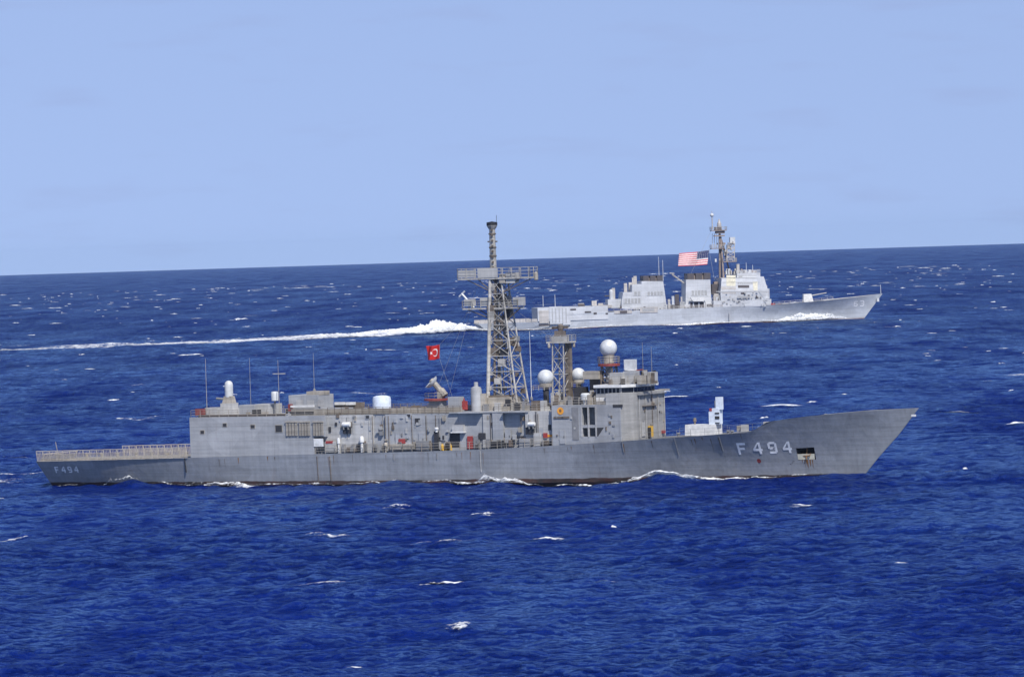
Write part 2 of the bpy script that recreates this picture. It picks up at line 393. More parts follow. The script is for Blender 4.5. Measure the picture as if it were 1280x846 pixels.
    for k_, v_ in zip((1, 2, 3, 4), (1.50, 2.10, .30, 1.75)): gu.inputs[k_].default_value = v_
    cm = N_(nt, 'ShaderNodeMath', operation='MULTIPLY'); L(cap.outputs[0], cm.inputs[0]); L(gu.outputs[0], cm.inputs[1]); L(cm.outputs[0], fm.inputs[4])
    ms = N_(nt, 'ShaderNodeMixShader'); L(fm.outputs[0], ms.inputs[0]); L(body.outputs[0], ms.inputs[1]); L(gl.outputs[0], ms.inputs[2]); L(ms.outputs[0], mo.inputs[0])
    g = N_(nt, 'ShaderNodeNewGeometry')
    def noise(scale, detail, rot=0, sc=(1, 1, 1)):
        mp = N_(nt, 'ShaderNodeMapping'); mp.inputs['Rotation'].default_value = (0, 0, rot); mp.inputs['Scale'].default_value = sc
        L(g.outputs['Position'], mp.inputs[0]); n = N_(nt, 'ShaderNodeTexNoise'); n.inputs['Scale'].default_value = scale; n.inputs['Detail'].default_value = detail; n.inputs['Roughness'].default_value = .62
        L(mp.outputs[0], n.inputs['Vector']); return n.outputs['Fac']
    n1 = noise(.70, 6, R_(6), (.8, 1.0, 1)); n2 = noise(.15, 5, R_(-5), (.9, .9, 1)); n3 = noise(.012, 3)
    ad = N_(nt, 'ShaderNodeMath', operation='MULTIPLY_ADD'); ab = N_(nt, 'ShaderNodeMath', operation='SUBTRACT'); L(n1, ab.inputs[0]); ab.inputs[1].default_value = .5; ab2 = N_(nt, 'ShaderNodeMath', operation='ABSOLUTE'); L(ab.outputs[0], ab2.inputs[0])
    rg = N_(nt, 'ShaderNodeMath', operation='MULTIPLY_ADD'); L(ab2.outputs[0], rg.inputs[0]); rg.inputs[1].default_value = -2.2; L(n1, rg.inputs[2])      # peaked crests
    L(n2, ad.inputs[0]); ad.inputs[1].default_value = 3.0; L(rg.outputs[0], ad.inputs[2])
    mr = N_(nt, 'ShaderNodeMapRange'); L(n3, mr.inputs[0]); mr.inputs[1].default_value = .35; mr.inputs[2].default_value = .65; mr.inputs[3].default_value = .7; mr.inputs[4].default_value = 1.0
    bp = N_(nt, 'ShaderNodeBump'); bp.inputs['Distance'].default_value = 1.15; L(mr.outputs[0], bp.inputs['Strength']); L(ad.outputs[0], bp.inputs['Height']); 
    fd = N_(nt, 'ShaderNodeMapRange'); L(ln.outputs['Value'], fd.inputs[0]); fd.inputs[1].default_value = 600; fd.inputs[2].default_value = 1800; fd.inputs[4].default_value = 9.0
    n4 = noise(.33, 5, R_(3), (1, .10, 1)); a4 = N_(nt, 'ShaderNodeMath', operation='MULTIPLY_ADD'); L(n4, a4.inputs[0]); L(fd.outputs[0], a4.inputs[1]); L(ad.outputs[0], a4.inputs[2]); L(a4.outputs[0], bp.inputs['Height'])
    for nd in (gl, fr, body): L(bp.outputs[0], nd.inputs['Normal'])
    me.materials.append(m)
    return o
make_sea()

# foam: lumpy sheets lying on the water, ragged through a coverage value
def foam_mat(name, scale, col=(.80, .82, .84), lo=.90, hi=1.22):
    m, nt, b = new_mat(name); L = nt.links.new
    b.inputs['Base Color'].default_value = (*col, 1); b.inputs['Roughness'].default_value = .9; b.inputs['Specular IOR Level'].default_value = .2
    at = N_(nt, 'ShaderNodeAttribute', attribute_name='cover'); g = N_(nt, 'ShaderNodeNewGeometry')
    n = N_(nt, 'ShaderNodeTexNoise'); n.inputs['Scale'].default_value = scale; n.inputs['Detail'].default_value = 6; n.inputs['Roughness'].default_value = .7; L(g.outputs['Position'], n.inputs['Vector'])
    a = N_(nt, 'ShaderNodeMath', operation='ADD'); L(at.outputs['Fac'], a.inputs[0]); L(n.outputs['Fac'], a.inputs[1])
    mr = N_(nt, 'ShaderNodeMapRange'); L(a.outputs[0], mr.inputs[0]); mr.inputs[1].default_value = lo; mr.inputs[2].default_value = hi; L(mr.outputs[0], b.inputs['Alpha'])
    return m
M['foam'] = foam_mat('foam', .45, lo=.84, hi=1.36); M['foam_fine'] = foam_mat('foam_fine', 2.2, lo=.88, hi=1.26)
def foam_object(name, V, F, C, mat):
    me = bpy.data.meshes.new(name); me.from_pydata(V, [], F); at = me.attributes.new('cover', 'FLOAT', 'POINT'); at.data.foreach_set('value', np.array(C, np.float32))
    for p in me.polygons: p.use_smooth = True
    me.materials.append(M[mat]); o = bpy.data.objects.new(name, me); COL.objects.link(o); return o
def fnoise(n, m, oct=4):
    z = np.zeros((n, m)); a = 1
    yy, xx = np.meshgrid(np.arange(m), np.arange(n))
    for k in range(oct):
        s = 3.0 * 2 ** k; g = rng.rand(int(n / (n / s)) + 3, int(s) + 3) if False else None
        for _ in range(3):
            z += a * np.sin(xx / n * s * 6 * rng.uniform(.5, 1.2) + yy / m * s * 3 * rng.uniform(-1, 1) + rng.rand() * 6.28) / 3
        a *= .6
    return z
def foam_ribbon(acc, path, width, height, cover, cols=10, lift=.14):
    """path: (n,2) world xy of the ribbon centre; width/height/cover: arrays along it"""
    V, F, C = acc; path = np.array(path); n = len(path); t = np.gradient(path, axis=0); t /= np.linalg.norm(t, axis=1)[:, None]; nn = np.stack([-t[:, 1], t[:, 0]], 1)
    s = np.linspace(-1, 1, cols); Pn = fnoise(n, cols)
    XY = path[:, None, :] + nn[:, None, :] * (s[None, :, None] * np.array(width)[:, None, None] / 2)
    bell = np.clip(1 - s ** 2, 0, 1)[None, :]
    Z = sea_height(XY[..., 0], XY[..., 1]) + lift + np.array(height)[:, None] * bell * (.78 + .35 * Pn + .32 * rng.rand(n, cols))
    cv = np.array(cover)[:, None] * (.15 + .85 * bell ** .7); o = len(V)
    V += [tuple(p) for p in np.concatenate([XY, Z[..., None]], -1).reshape(-1, 3)]; C += list(cv.ravel())
    F += [(o + i * cols + j, o + (i + 1) * cols + j, o + (i + 1) * cols + j + 1, o + i * cols + j + 1) for i in range(n - 1) for j in range(cols - 1)]

def make_whitecaps():
    acc = ([], [], [])
    for k in range(1150):
        q = rng.rand(); r = math.sqrt(390 ** 2 + q * (5200 ** 2 - 390 ** 2)); a = rng.uniform(R_(-9.5), R_(9.5))
        x, y = r * math.sin(a), r * math.cos(a)
        lx, ly = near_local(x, y)
        if -10 < lx < 140 and -16 < ly < 12: continue
        xs = x + rng.uniform(-4, 4, 16); ys = y + rng.uniform(-9, 9, 16); b = int(np.argmax(sea_height(xs, ys))); x, y = xs[b], ys[b]
        ln = rng.gamma(1.2, 1.8) * (1 + r / 3500) + .6; an = rng.uniform(-.3, .3) ; m = 12
        s = np.linspace(-.5, .5, m); px = x + s * ln * math.cos(an); py = y + s * ln * math.sin(an) + np.cumsum(rng.randn(m)) * .12
        e = np.clip(1 - (2 * np.abs(s)) ** 3, 0, 1)
        foam_ribbon(acc, np.stack([px, py], 1), (.6 + .22 * ln) * (e + .1), rng.uniform(.06, .26) * (1 + r / 2500) * e, rng.uniform(.42, .80) * e, cols=6)
    o = foam_object('whitecaps', *acc, 'foam_fine'); tag(o, 'small scattered white crests breaking all over the blue sea', 'foam', kind='stuff')
make_whitecaps()
def make_streaks():       # flat patches of old foam
    acc = ([], [], [])
    for px, py, ln in ((552, 677, 9), (410, 672, 4), (493, 637, 4), (20, 672, 5), (35, 594, 9), (1160, 596, 6), (1006, 635, 3), (175, 524, 9), (460, 493, 9), (1000, 448, 9), (540, 735, 2.5), (580, 791, 3.2), (600, 646, 3)):
        d = cf + cr * ((px - 640) / FPX) + cu * ((423 - py) / FPX); t = -CAM_H / d.z; x, y = d.x * t, d.y * t
        for q in range(4):
            m = 26; s = np.linspace(-.5, .5, m); l = ln * rng.uniform(.4, 1)
            X = x + rng.uniform(-.4, .4) * ln + s * l; Y = y + rng.uniform(-2, 2) + np.cumsum(rng.randn(m)) * .1
            e = np.clip(1 - (2 * np.abs(s)) ** 3, 0, 1)
            foam_ribbon(acc, np.stack([X, Y], 1), (.9 + 1.0 * rng.rand()) * (e + .05), .16 * e, rng.uniform(.40, .60) * e, cols=6)
    o = foam_object('foam_streaks', *acc, 'foam_fine'); tag(o, 'thin white foam streaks drifting on the blue water', 'foam', kind='stuff')
make_streaks()

# ================================================================== NEAR FRIGATE
A = Ship('frigate', N_POS, N_TH, 'grey frigate in front with a tall lattice mast and F 494 on its bow', 'warship')
E_ = A.e; loc = A.loc
HA = Hull(stern=[(-2, 2.0), (0, .95), (3.7, -.45), (12, -.45)],
          stem=[(-2, 124.9), (0, 126.5), (3.08, 129.3), (5.85, 132.1), (9.3, 135.0), (12, 136)],
          sheer=[(-1, 3.66), (26, 4.02), (46, 4.33), (60, 4.47), (72, 4.68), (83, 5.08), (94, 5.62), (101, 5.95), (106, 6.2), (112.5, 6.5), (114.9, 7.9), (120, 8.5), (127, 9.0), (135.2, 9.30)],
          bw=[(0, 3.9), (.08, 4.7), (.16, 5.5), (.26, 6.35), (.5, 6.75), (.64, 6.4), (.74, 5.1), (.84, 3.0), (.93, 1.1), (1, .05)],
          bd=[(0, 6.0), (.08, 6.5), (.18, 6.85), (.70, 6.85), (.76, 6.6), (.83, 5.6), (.89, 4.3), (.95, 2.3), (1, .06)],
          pw=[(0, 1), (.6, 1), (.8, 1.7), (1, 1.5)])
xa, xb, za, zb = 117.9, 120.35, 2.6, 4.25            # anchor pocket
def u_of(x, z): return (x - HA.stern(z)) / (HA.stem(z) - HA.stern(z))
ua, ub = u_of(xa, 3.6), u_of(xb, 3.6); va, vb = za / HA.sheer(120), zb / HA.sheer(120)
us = sorted(set(list(np.linspace(0, 1, 90)) + [u_of(112.5, 6), u_of(114.9, 7), ua, ub, .985, .995])); vs_ = sorted([-.35, -.1, 0, .08, .16, .24, va, .44, vb, .62, .75, .88, 1])
mb, _ = HA.loft(us, vs_, [(ua, ub, va, vb)], {ua: xa, ub: xb}); mb.add(HA.transom(vs_).v, HA.transom(vs_).f)
hull = mb.build('hull', 'hull', E_, smooth=True)
drop = lambda x: float(np.interp(x, [112.5, 114.9, 130, 134], [.05, 1.05, .9, .3]))
xs_d = sorted(list(np.linspace(.1, 134, 90)))
HA.deck([x for x in xs_d if x <= 26.2] + [26.2], lambda x: .05).build('flight_deck', 'fdeck', E_)
HA.deck([26.2] + [x for x in xs_d if x > 26.2], drop).build('main_deck', 'deck', E_)
HA.bulwark(list(np.linspace(112.5, 134.5, 30)), drop).build('bulwark_lining', 'hull', E_)
# anchor pocket: a real recess in the flare, the anchor inside it
def hy(x, z): return -float(HA.half(x, z))
mb = MB(); d_ = 1.1
c = [(xa, hy(xa, za), za), (xb, hy(xb, za), za), (xb, hy(xb, zb), zb), (xa, hy(xa, zb), zb)]; ci = [(x, y + d_ + (.4 if i < 2 else .0), z) for i, (x, y, z) in enumerate(c)]
mb.add(c + ci, [(4, 5, 6, 7), (0, 1, 5, 4), (1, 2, 6, 5), (2, 3, 7, 6), (3, 0, 4, 7)])
pk = mb.build('anchor_pocket', 'dark', E_)  # inner walls coloured near-black to paint the pocket's shade
mb = MB(); zm = za + .78
mb.add([(xa, hy(xa, za) + .02, za), (xb, hy(xb, za) + .02, za), (xb, hy(xb, zm) + .02, zm), (xa, hy(xa, zm) + .02, zm)], [(0, 1, 2, 3)])
mb.build('pocket_sill', 'cream', pk)
mb = MB(); xc, yc = 119.1, hy(119.1, 3.3)
mb.bar((xc, yc + .45, 4.1), (xc, yc + .0, 2.7), .10).bar((xc - .5, yc + .06, 3.1), (xc + .5, yc + .06, 3.1), .07).bar((xc - .5, yc + .06, 3.1), (xc - .62, yc + .1, 3.45), .08, 6, .03).bar((xc + .5, yc + .06, 3.1), (xc + .62, yc + .1, 3.45), .08, 6, .03)
mb.build('anchor', 'rustp', E_)
hull_text(HA, 'F 494', 1.62, 110.05, 3.45, .012, 'number', hull)
mb = MB()
for i in range(14):                                    # rust run below the pocket and draught mark
    x = xa + .5 + rng.rand() * 1.6; l = rng.uniform(.4, 1.5); w_ = rng.uniform(.04, .12)
    mb.add([(x - w_, hy(x, za) - .012, za), (x + w_, hy(x, za) - .012, za), (x, hy(x, za - l) - .012, za - l)], [(0, 1, 2)])
mb.build('rust_run', 'rustp', E_)
x, z = loc(948, 576, -3); mb = MB(); mb.add([(x + .3 * math.cos(a), hy(x, z + .3 * math.sin(a)) - .03, z + .3 * math.sin(a)) for a in np.linspace(0, 6.28, 13)[:-1]], [tuple(range(12))]); mb.build('draught_mark', 'red', E_)
hull_text(HA, 'F494', .92, 2.4, 1.95, .008, 'number', hull, .02, 'small worn white numeral at the stern')
for i in range(26):
    x = rng.uniform(28, 112); z1 = float(HA.sheer(x)) - rng.uniform(.1, .5); l = rng.uniform(.5, 2.4); w_ = rng.uniform(.03, .09)
    MB().add([(x - w_, hy(x, z1) - .03, z1), (x + w_, hy(x, z1) - .03, z1), (x + .01, hy(x, z1 - l) - .03, z1 - l)], [(0, 1, 2)]).build('rust_stain', 'rustp' if i % 3 == 0 else 'dirty', hull)
# rubbing pipes / drains on the side
for px, py0, py1, wd in ((396, 570, 603, .16), (412, 570, 600, .22), (600, 563, 590, .18), (492, 567, 575, .2), (546, 566, 574, .2), (777, 551, 566, .16), (841, 548, 570, .14), (894, 546, 565, .14)):
    x, z1 = loc(px, py0, -6.85); _, z0 = loc(px, py1, -6.85); mb = MB()
    n = 5
    for i in range(n):
        a, b = z0 + (z1 - z0) * i / n, z0 + (z1 - z0) * (i + 1) / n
        mb.bar((x, hy(x, a) - .04, a), (x, hy(x, b) - .04, b), wd * .38, 5)
    mb.build('drain_pipe', 'steel' if py1 < 590 and px != 600 else ('house_light' if px == 600 else 'dirty'), E_)
MB().bar((24.9, hy(25, 2.4) - .04, 1.9), (24.9, hy(25, 3.9) - .04, 3.95), .09).build('drain_pipe', 'dark', E_)

# flight deck safety nets: framed panels standing along both deck edges
def net_panel(l, h):
    mb = MB(); r = .045
    for a, b in (((0, 0), (l, 0)), ((0, h), (l, h)), ((0, 0), (0, h)), ((l, 0), (l, h)), ((l / 2, 0), (l / 2, h))): mb.bar((a[0], 0, a[1]), (b[0], 0, b[1]), r, 4)
    for i in range(1, 9): mb.bar((l * i / 9, 0, 0), (l * i / 9, 0, h), .03, 3)
    for i in range(1, 7): mb.bar((0, 0, h * i / 9), (l, 0, h * i / 9), .04, 3)
    return mb
proto = None
for sd in (-1, 1):
    for i in range(11):
        x = -.1 + i * 2.33; z = HA.sheer(x) + .02; short = (x < 5.2 and sd > 0)
        if short: continue
        if proto is None: o = proto = net_panel(2.2, 1.5).build('safety_net', 'net', E_)
        else: o = proto.copy(); COL.objects.link(o); o.parent = E_
        o.location = (x, sd * (HA.half(x, z) + .10), z); o.rotation_euler = (R_(10) * sd * -1 * -1 if sd > 0 else R_(10), 0, -sd * -math.atan2(HA.half(x + 2.2, z) - HA.half(x, z), 2.2))
o = proto.copy(); COL.objects.link(o); o.parent = E_; o.location = (-.42, -4.6, 3.7); o.rotation_euler = (R_(35), 0, R_(90)); o.scale = (4.1, 1, .8)
mb = MB(); mb.box(.2, 25.8, -5.75, -5.6, 3.72, 3.98); mb.build('deck_edge_coaming', 'beige', E_)
for i in range(9): MB().lathe(2 + i * 2.8, 4.2 - (i % 3) * .3, [(.22, 3.7), (.22, 4.15), (.3, 4.2), (.3, 4.35)], 8).build('bollard', 'beige', E_)
mb = MB(); mb.bar((-.2, 0, 3.7), (-.7, 0, 6.2), .05); mb.build('ensign_staff', 'beige', E_)

# hangar
HR = 9.72
mb = MB(); mb.box(25.9, 46.0, -6.78, 6.78, 3.9, HR); mb.box(46.0, 47.8, -6.78, 6.78, 6.75, HR - .003); mb.box(46.0, 47.8, -5.2, 5.2, 3.9, 6.75)
hangar = mb.build('hangar', 'house', E_)
for y in (-3.2, 3.2):
    mb = MB()
    for k in range(7): mb.box(25.78 - (k % 2) * .04, 25.9, y - 2.5, y + 2.5, 3.95 + k * .72, 3.95 + (k + 1) * .72)
    mb.build('hangar_door', 'house_light', hangar)
for px, py, w_, h_ in ((253, 540, .55, .42), (281, 531, .55, .42), (316, 533, .62, .45), (348.5, 535.5, 1.0, .9)):
    x, z = loc(px, py, -6.8); fr = MB().box(x - w_ / 2 - .09, x + w_ / 2 + .09, -6.83, -6.775, z - h_ / 2 - .09, z + h_ / 2 + .09).build('window', 'beige', hangar)
    MB().box(x - w_ / 2, x + w_ / 2, -6.85, -6.82, z - h_ / 2, z + h_ / 2).build('pane', 'dark', fr)
def louvre(px0, px1, n, par, y=-6.8):
    x0, z1 = loc(px0, 526.5, y); x1, z0 = loc(px1, 544.5, y); mb = MB(); mb.box(x0, x1, y - .02, y + .05, z0, z1); b = mb.build('vent_back', 'house', par)
    mb = MB()
    for i in range(n):
        xx = x0 + (x1 - x0) * (i + .5) / n; mb.box(xx - .16, xx + .16, y - .16, y - .02, z0, z1 - .25)
    mb.box(x0, x1, y - .22, y - .02, z1 - .2, z1); mb.build('louvre', 'beige', b)
louvre(357, 372.5, 4, hangar); louvre(373.5, 388, 4, hangar); louvre(391, 405, 4, hangar)

# midships deckhouse
ZD = 4.3
def wall(px0, px1, y, name='deckhouse', mat='house', top=HR, z0=ZD, y1=None):
    x0 = loc(px0, 540, y)[0]; x1 = loc(px1, 540, y)[0]; return MB().box(x0, x1, y, -y if y1 is None else y1, z0, top).build(name, mat, E_)
dh = wall(405, 466, -5.9, mat='house_light'); wall(466, 482, -5.6, mat='house', top=HR - .01); wall(482, 532, -5.9, top=HR - .02); wall(532, 561, -5.75, top=HR - .03)
wall(561, 604, -5.78, top=HR - .04, mat='house'); wall(604, 613, -6.0, top=HR - .05, mat='house_light'); wall(613, 616, -5.8, top=HR - .06); wall(616, 629, -6.05, top=HR - .02)
wall(629, 657, -5.5, top=HR - .04); wall(657, 690, -5.95, top=HR + .12, mat='house_light')
x0 = loc(561, 517, -6.1)[0]; x1 = loc(660, 517, -6.1)[0]
MB().box(x0, x1, -6.1, 6.1, HR, HR + .16).build('roof_overhang', 'house', E_)
MB().box(loc(574, 517, -6.3)[0], loc(602, 517, -6.3)[0], -6.8, -6.1, HR + .002, HR + .2).build('roof_overhang', 'house', E_)
MB().prism([(loc(629, 517, -6.3)[0], HR), (loc(656, 517, -6.3)[0], HR), (loc(656, 517, -6.3)[0], HR + .2), (loc(629, 517, -6.3)[0], HR + .2)], -6.7, -6.1).build('roof_overhang', 'house', E_)
MB().box(*A.rect(562, 541, 575, 559, -5.80, -5.5)).build('doorway', 'dark', dh); MB().box(*A.rect(598, 541, 607, 549, -6.03, -5.5)).build('doorway', 'dark', dh)  # near-black sheets paint the shade inside the openings
# pilasters, door frames, pipes on the walls
for px, y in ((466, -5.95), (482, -5.95), (515, -5.95), (533, -5.95), (613.5, -6.1), (673, -6.0), (486, -5.95), (545, -5.8)):
    x = loc(px, 540, y)[0]; MB().bar((x, y - .02, 4.6), (x, y - .02, 9.5), .05, 5).build('wall_pipe', 'dirty', dh)
for px, py, w_, h_ in ((522, 526, .8, .75), (459.5, 521, .5, .4), (511, 519.5, .5, .4), (391, 546, .5, .5), (554, 547, .35, .6), (642, 546, .35, .35), (622, 546, .4, .5)):
    x, z = loc(px, py, -5.95); fr = MB().box(x - w_ / 2 - .1, x + w_ / 2 + .1, -5.99, -5.7, z - h_ / 2 - .1, z + h_ / 2 + .1).build('window', 'house', dh)
    MB().box(x - w_ / 2, x + w_ / 2, -6.01, -5.98, z - h_ / 2, z + h_ / 2).build('pane', 'dark', fr)
def door(px, py, par, y, mat='house'):
    x, z = loc(px, py, y); d = MB().box(x - .42, x + .42, y - .08, y + .05, z - .95, z + .95).build('door', mat, par); MB().bar((x + .28, y - .12, z - .15), (x + .28, y - .12, z + .15), .035, 5).build('handle', 'dark', d)
    return d
for px, py in ((498, 549), (527, 549), (635, 545), (676, 543)): door(px, py, dh, -5.95)
# boat deck gear along the edge
def canister(px, py, y, r=.36, l=1.25, mat='white', name='life_raft'):
    x, z = loc(px, py, y); mb = MB(); n = 12
    ring = [(-.5, .6), (-.46, .95), (-.3, 1), (.3, 1), (.46, .95), (.5, .6)]
    V = []
    for t, s in ring: V += [(x + t * l, y + r * s * math.cos(2 * math.pi * i / n), z + r * s * math.sin(2 * math.pi * i / n)) for i in range(n)]
    mb.add(V, [(k * n + i, k * n + (i + 1) % n, (k + 1) * n + (i + 1) % n, (k + 1) * n + i) for k in range(5) for i in range(n)] + [tuple(range(n)), tuple(range(5 * n, 6 * n))])
    o = mb.build(name, mat, E_, smooth=True)
    mb = MB()
    for t in (-.28, .28): mb.box(x + t * l - .05, x + t * l + .05, y - r * .9, y + r * .9, z - r - .35, z - r * .6)
    mb.build('cradle', 'steel', o); return o
canister(433, 530.5, -6.3); MB().box(*A.rect(428.5, 533.5, 438, 542, -6.2, -5.85)).build('raft_dark_block', 'dark', E_)  # plain dark block below the raft canister
canister(664.5, 530, -6.4, r=.3, l=1.1); MB().box(*A.rect(657, 534, 667, 543, -6.3, -5.9)).build('raft_dark_block', 'dark', E_)
def mush(px, py0, py1, y, r, mat='white', name='mushroom_vent'):
    x, z1 = loc(px, py0, y); z0 = loc(px, py1, y)[1]; h = z1 - z0
    return MB().lathe(x, y, [(r * .55, z0), (r * .55, z0 + h * .6), (r, z0 + h * .62), (r, z0 + h * .88), (r * .6, z1)], 12).build(name, mat, E_, smooth=True)
mush(452, 545, 565, -6.3, .34); mush(423, 547, 566, -6.3, .24); mush(482, 553, 565, -6.3, .3, 'beige'); mush(545.5, 534, 540, -6.35, .3); mush(700, 545, 557, -6.5, .3, 'house_light')
MB().box(*A.rect(542.5, 539, 547.5, 562.5, -6.35, -5.95)).build('hose_post', M['dark'], E_)
def pbox(name, mat, px0, py0, px1, py1, y0, y1, sil=False, par=None, label=None):
    return MB().box(*A.rect(px0, py0, px1, py1, y0, y1, sil)).build(name, mat, par or E_, label=label)
pbox('hatch_cover', 'white', 392, 548, 404, 558, -6.85, -6.78); pbox('hatch_cover', 'house_light', 406, 552, 420, 565, -6.5, -6.0)
pbox('locker', 'red', 407, 551, 415.5, 554, -6.55, -6.3); pbox('locker', 'beige', 487, 555.5, 518, 561.5, -6.5, -5.95); pbox('locker', 'red', 498, 548.5, 506, 554, -6.1, -5.8)
pbox('locker', 'red', 584, 545, 590.5, 560.5, -6.0, -5.8); pbox('locker', 'house_light', 565, 531, 579, 540, -6.4, -5.78); pbox('locker', 'white', 563, 539.5, 580, 541, -6.45, -5.78)
pbox('locker', 'steel', 592, 545, 598, 560, -6.0, -5.8); pbox('locker', 'house_light', 667, 541, 675, 558, -6.3, -5.95); pbox('locker', 'house_light', 640.5, 543, 645, 549, -6.2, -5.95); pbox('locker', 'red', 679, 541, 684, 547, -6.15, -5.95)
pbox('locker', 'house', 649, 548, 662, 560, -6.4, -5.95); pbox('locker', 'steel', 520, 551, 536, 563, -6.4, -5.9); pbox('locker', 'dark', 614, 552, 625, 560, -6.4, -6.05)
pbox('life_ring', 'orange', 684.5, 543, 690, 546, -6.05, -5.95)
for px in (553, 558, 563): 
    x, z = loc(px, 559, -5.9); MB().lathe(x, -5.9, [(.22, z - .45), (.22, z + .3), (.1, z + .42), (.1, z + .5)], 10).build('gas_bottle', 'yellow', E_)
for i in range(64):                                    # bins, reels and pumps along the deckhouse
    px = 425 + rng.rand() * 135 if i < 40 else 592 + rng.rand() * 96
    py = 565.5 - (px - 425) * .033; s = rng.uniform(2.5, 6); h = rng.uniform(4, 11)
    pbox('deck_gear', ['steel', 'dirty', 'dirty', 'beige', 'dark', 'house_light'][rng.randint(6)], px, py - h, px + s, py, -6.15, -5.92)
mb = MB(); mb.rail([(46.2, -6.72, HA.sheer(46.2)), (60, -6.72, HA.sheer(60)), (72, -6.72, HA.sheer(72)), (83.3, -6.72, HA.sheer(83.3))], 1.1, 1.5, .034); mb.build('deck_rail', 'beige', E_)
mb = MB(); mb.rail([(46.2, 6.72, HA.sheer(46.2)), (72, 6.72, HA.sheer(72)), (83.3, 6.72, HA.sheer(83.3))], 1.1, 1.5, .034); mb.build('deck_rail', 'beige', E_)
mb = MB(); mb.rail([(x, -HA.half(x, HA.sheer(x)) + .12, HA.sheer(x) - .03) for x in (96.5, 100, 104, 108, 111)], 1.0, 2.0, .02, 2); mb.build('deck_rail', 'steel', E_)
mb = MB(); mb.rail([(x, HA.half(x, HA.sheer(x)) - .12, HA.sheer(x) - .03) for x in (96.5, 100, 104, 108, 111)], 1.0, 2.0, .02, 2); mb.build('deck_rail', 'steel', E_)

for i in range(70):                                    # fittings fixed to the deckhouse side
    px = rng.uniform(408, 688); py = rng.uniform(522, 556)
    if 561 < px < 604: continue
    sx = rng.uniform(.15, .5); sz = rng.uniform(.15, .8); x, z = loc(px, py, -6.0); MB().box(x, x + sx, -6.02, -5.5, z, z + sz).build('wall_fitting', ['steel', 'house', 'dirty', 'beige', 'dark', 'house_light'][rng.randint(6)], dh)
for i in range(16):
    px = rng.uniform(408, 688)
    if 561 < px < 604: continue
    x, z = loc(px, 522, -6.0); MB().bar((x, -5.97, 9.4), (x, -5.97, 9.4 - rng.uniform(1, 4)), .035, 4).build('wall_pipe', ['house_light', 'dirty', 'steel'][i % 3], dh)
for i in range(18):
    px = rng.uniform(692, 772); py = rng.uniform(510, 548)
    if 724 < px < 757: continue
    sx = rng.uniform(.15, .4); x, z = loc(px, py, -6.8); MB().box(x, x + sx, -6.85, -6.7, z, z + rng.uniform(.15, .6)).build('wall_fitting', ['steel', 'house_light', 'dirty', 'house'][rng.randint(4)], E_)
# roof of the hangar and deckhouse: rails, clutter
rx = [26.1, 40, 47.7]
mb = MB(); mb.rail([(26.1, -6.7, HR), (47.7, -6.7, HR)], 1.0, 1.5, .034); mb.rail([(26.1, 6.7, HR), (47.7, 6.7, HR)], 1.0, 1.5, .034); mb.rail([(26.1, -6.7, HR), (26.1, 6.7, HR)], 1.0, 1.5, .034)
mb.build('roof_rail', 'beige', E_)
x0, x1 = loc(361, 515, -5.85)[0], loc(575, 515, -5.85)[0]
for y in (-5.8, 5.8): MB().rail([(47.8, y, HR), (x1, y, HR)], 1.05, 1.1, .04, 4).build('roof_rail', 'dirty', E_)
mb = MB(); mb.box(x0, x1, -5.2, -5.1, HR, HR + .85); mb.build('roof_coaming', 'beige', E_)
mb = MB(); mb.box(27, x0 - .3, -6.2, -6.1, HR, HR + .35); mb.build('roof_coaming', 'dirty', E_)
for i in range(80):
    px = 255 + rng.rand() * 330; s = rng.uniform(3, 9); h = rng.uniform(4, 10); py = 519.5
    y = rng.uniform(-5.0, 3.5); z = HR; x = loc(px, 515, y)[0]
    MB().box(x, x + s / 9, y, y + s / 10, z, z + h / 10).build('roof_gear', ['house', 'beige', 'steel', 'dirty', 'dirty', 'dark'][rng.randint(6)], E_)
# close-in gun
x, _ = loc(286.5, 500, 0)
g = MB().box(x - 1.35, x + 1.35, -1.3, 1.3, HR, HR + .9).box(x - .95, x + .95, -.95, .95, HR + .9, HR + 1.75).build('gun_mount', 'house_light', E_)
MB().plan([(x - .85, -.6), (x + .85, -.6), (x + .85, .6), (x - .85, .6)], HR + 1.75, HR + 2.75, [(x - .6, -.5), (x + .6, -.5), (x + .6, .5), (x - .6, .5)]).build('gun_cradle', 'beige', g)
MB().lathe(x, 0, [(.58, HR + 2.6), (.6, HR + 3.2), (.6, HR + 4.35), (.52, HR + 4.7), (.3, HR + 4.9), (.05, HR + 4.97)], 20).build('dome', 'radome', g, smooth=True)
MB().bar((x - .5, 0, HR + 2.3), (x - 2.1, 0, HR + 2.45), .16, 8).build('barrel', 'steel', g)
pbox('flag_locker', 'maroon', 244, 511, 254, 519.5, -6.2, -5.5)
pbox('roof_cabin', 'house_light', 256, 509.5, 271, 520, -5.2, -3.2); pbox('roof_cabin', 'house', 299, 506, 318, 520, -3, -1); pbox('roof_cabin', 'house_light', 318, 505, 340, 520, -2, 1); 
x, z = loc(343.5, 495, -2); o = MB().lathe(x, -2, [(.5, z - .65), (.52, z + .5), (.4, z + .66)], 14).build('antenna_drum', 'radome', E_, smooth=True); MB().bar((x, -2, HR), (x, -2, z - .6), .14).build('pedestal', 'steel', o)
cab = pbox('deck_cabin', 'house', 361, 493.5, 417, 512, -3.4, 1.2, sil=True)
pbox('cabin_base', 'house', 360, 511, 420, 520, -3.8, 1.4, par=cab)
pbox('cabin_top', 'beige', 383, 489, 412, 494, -3, 0, sil=True, par=cab); pbox('cabin_stripe', 'maroon', 360, 505, 364, 514, -3.9, -3.3, par=cab)
for px in (374, 388, 401): pbox('cabin_panel', 'house_light', px - 4, 500, px + 4, 508, -3.45, -3.38, par=cab)
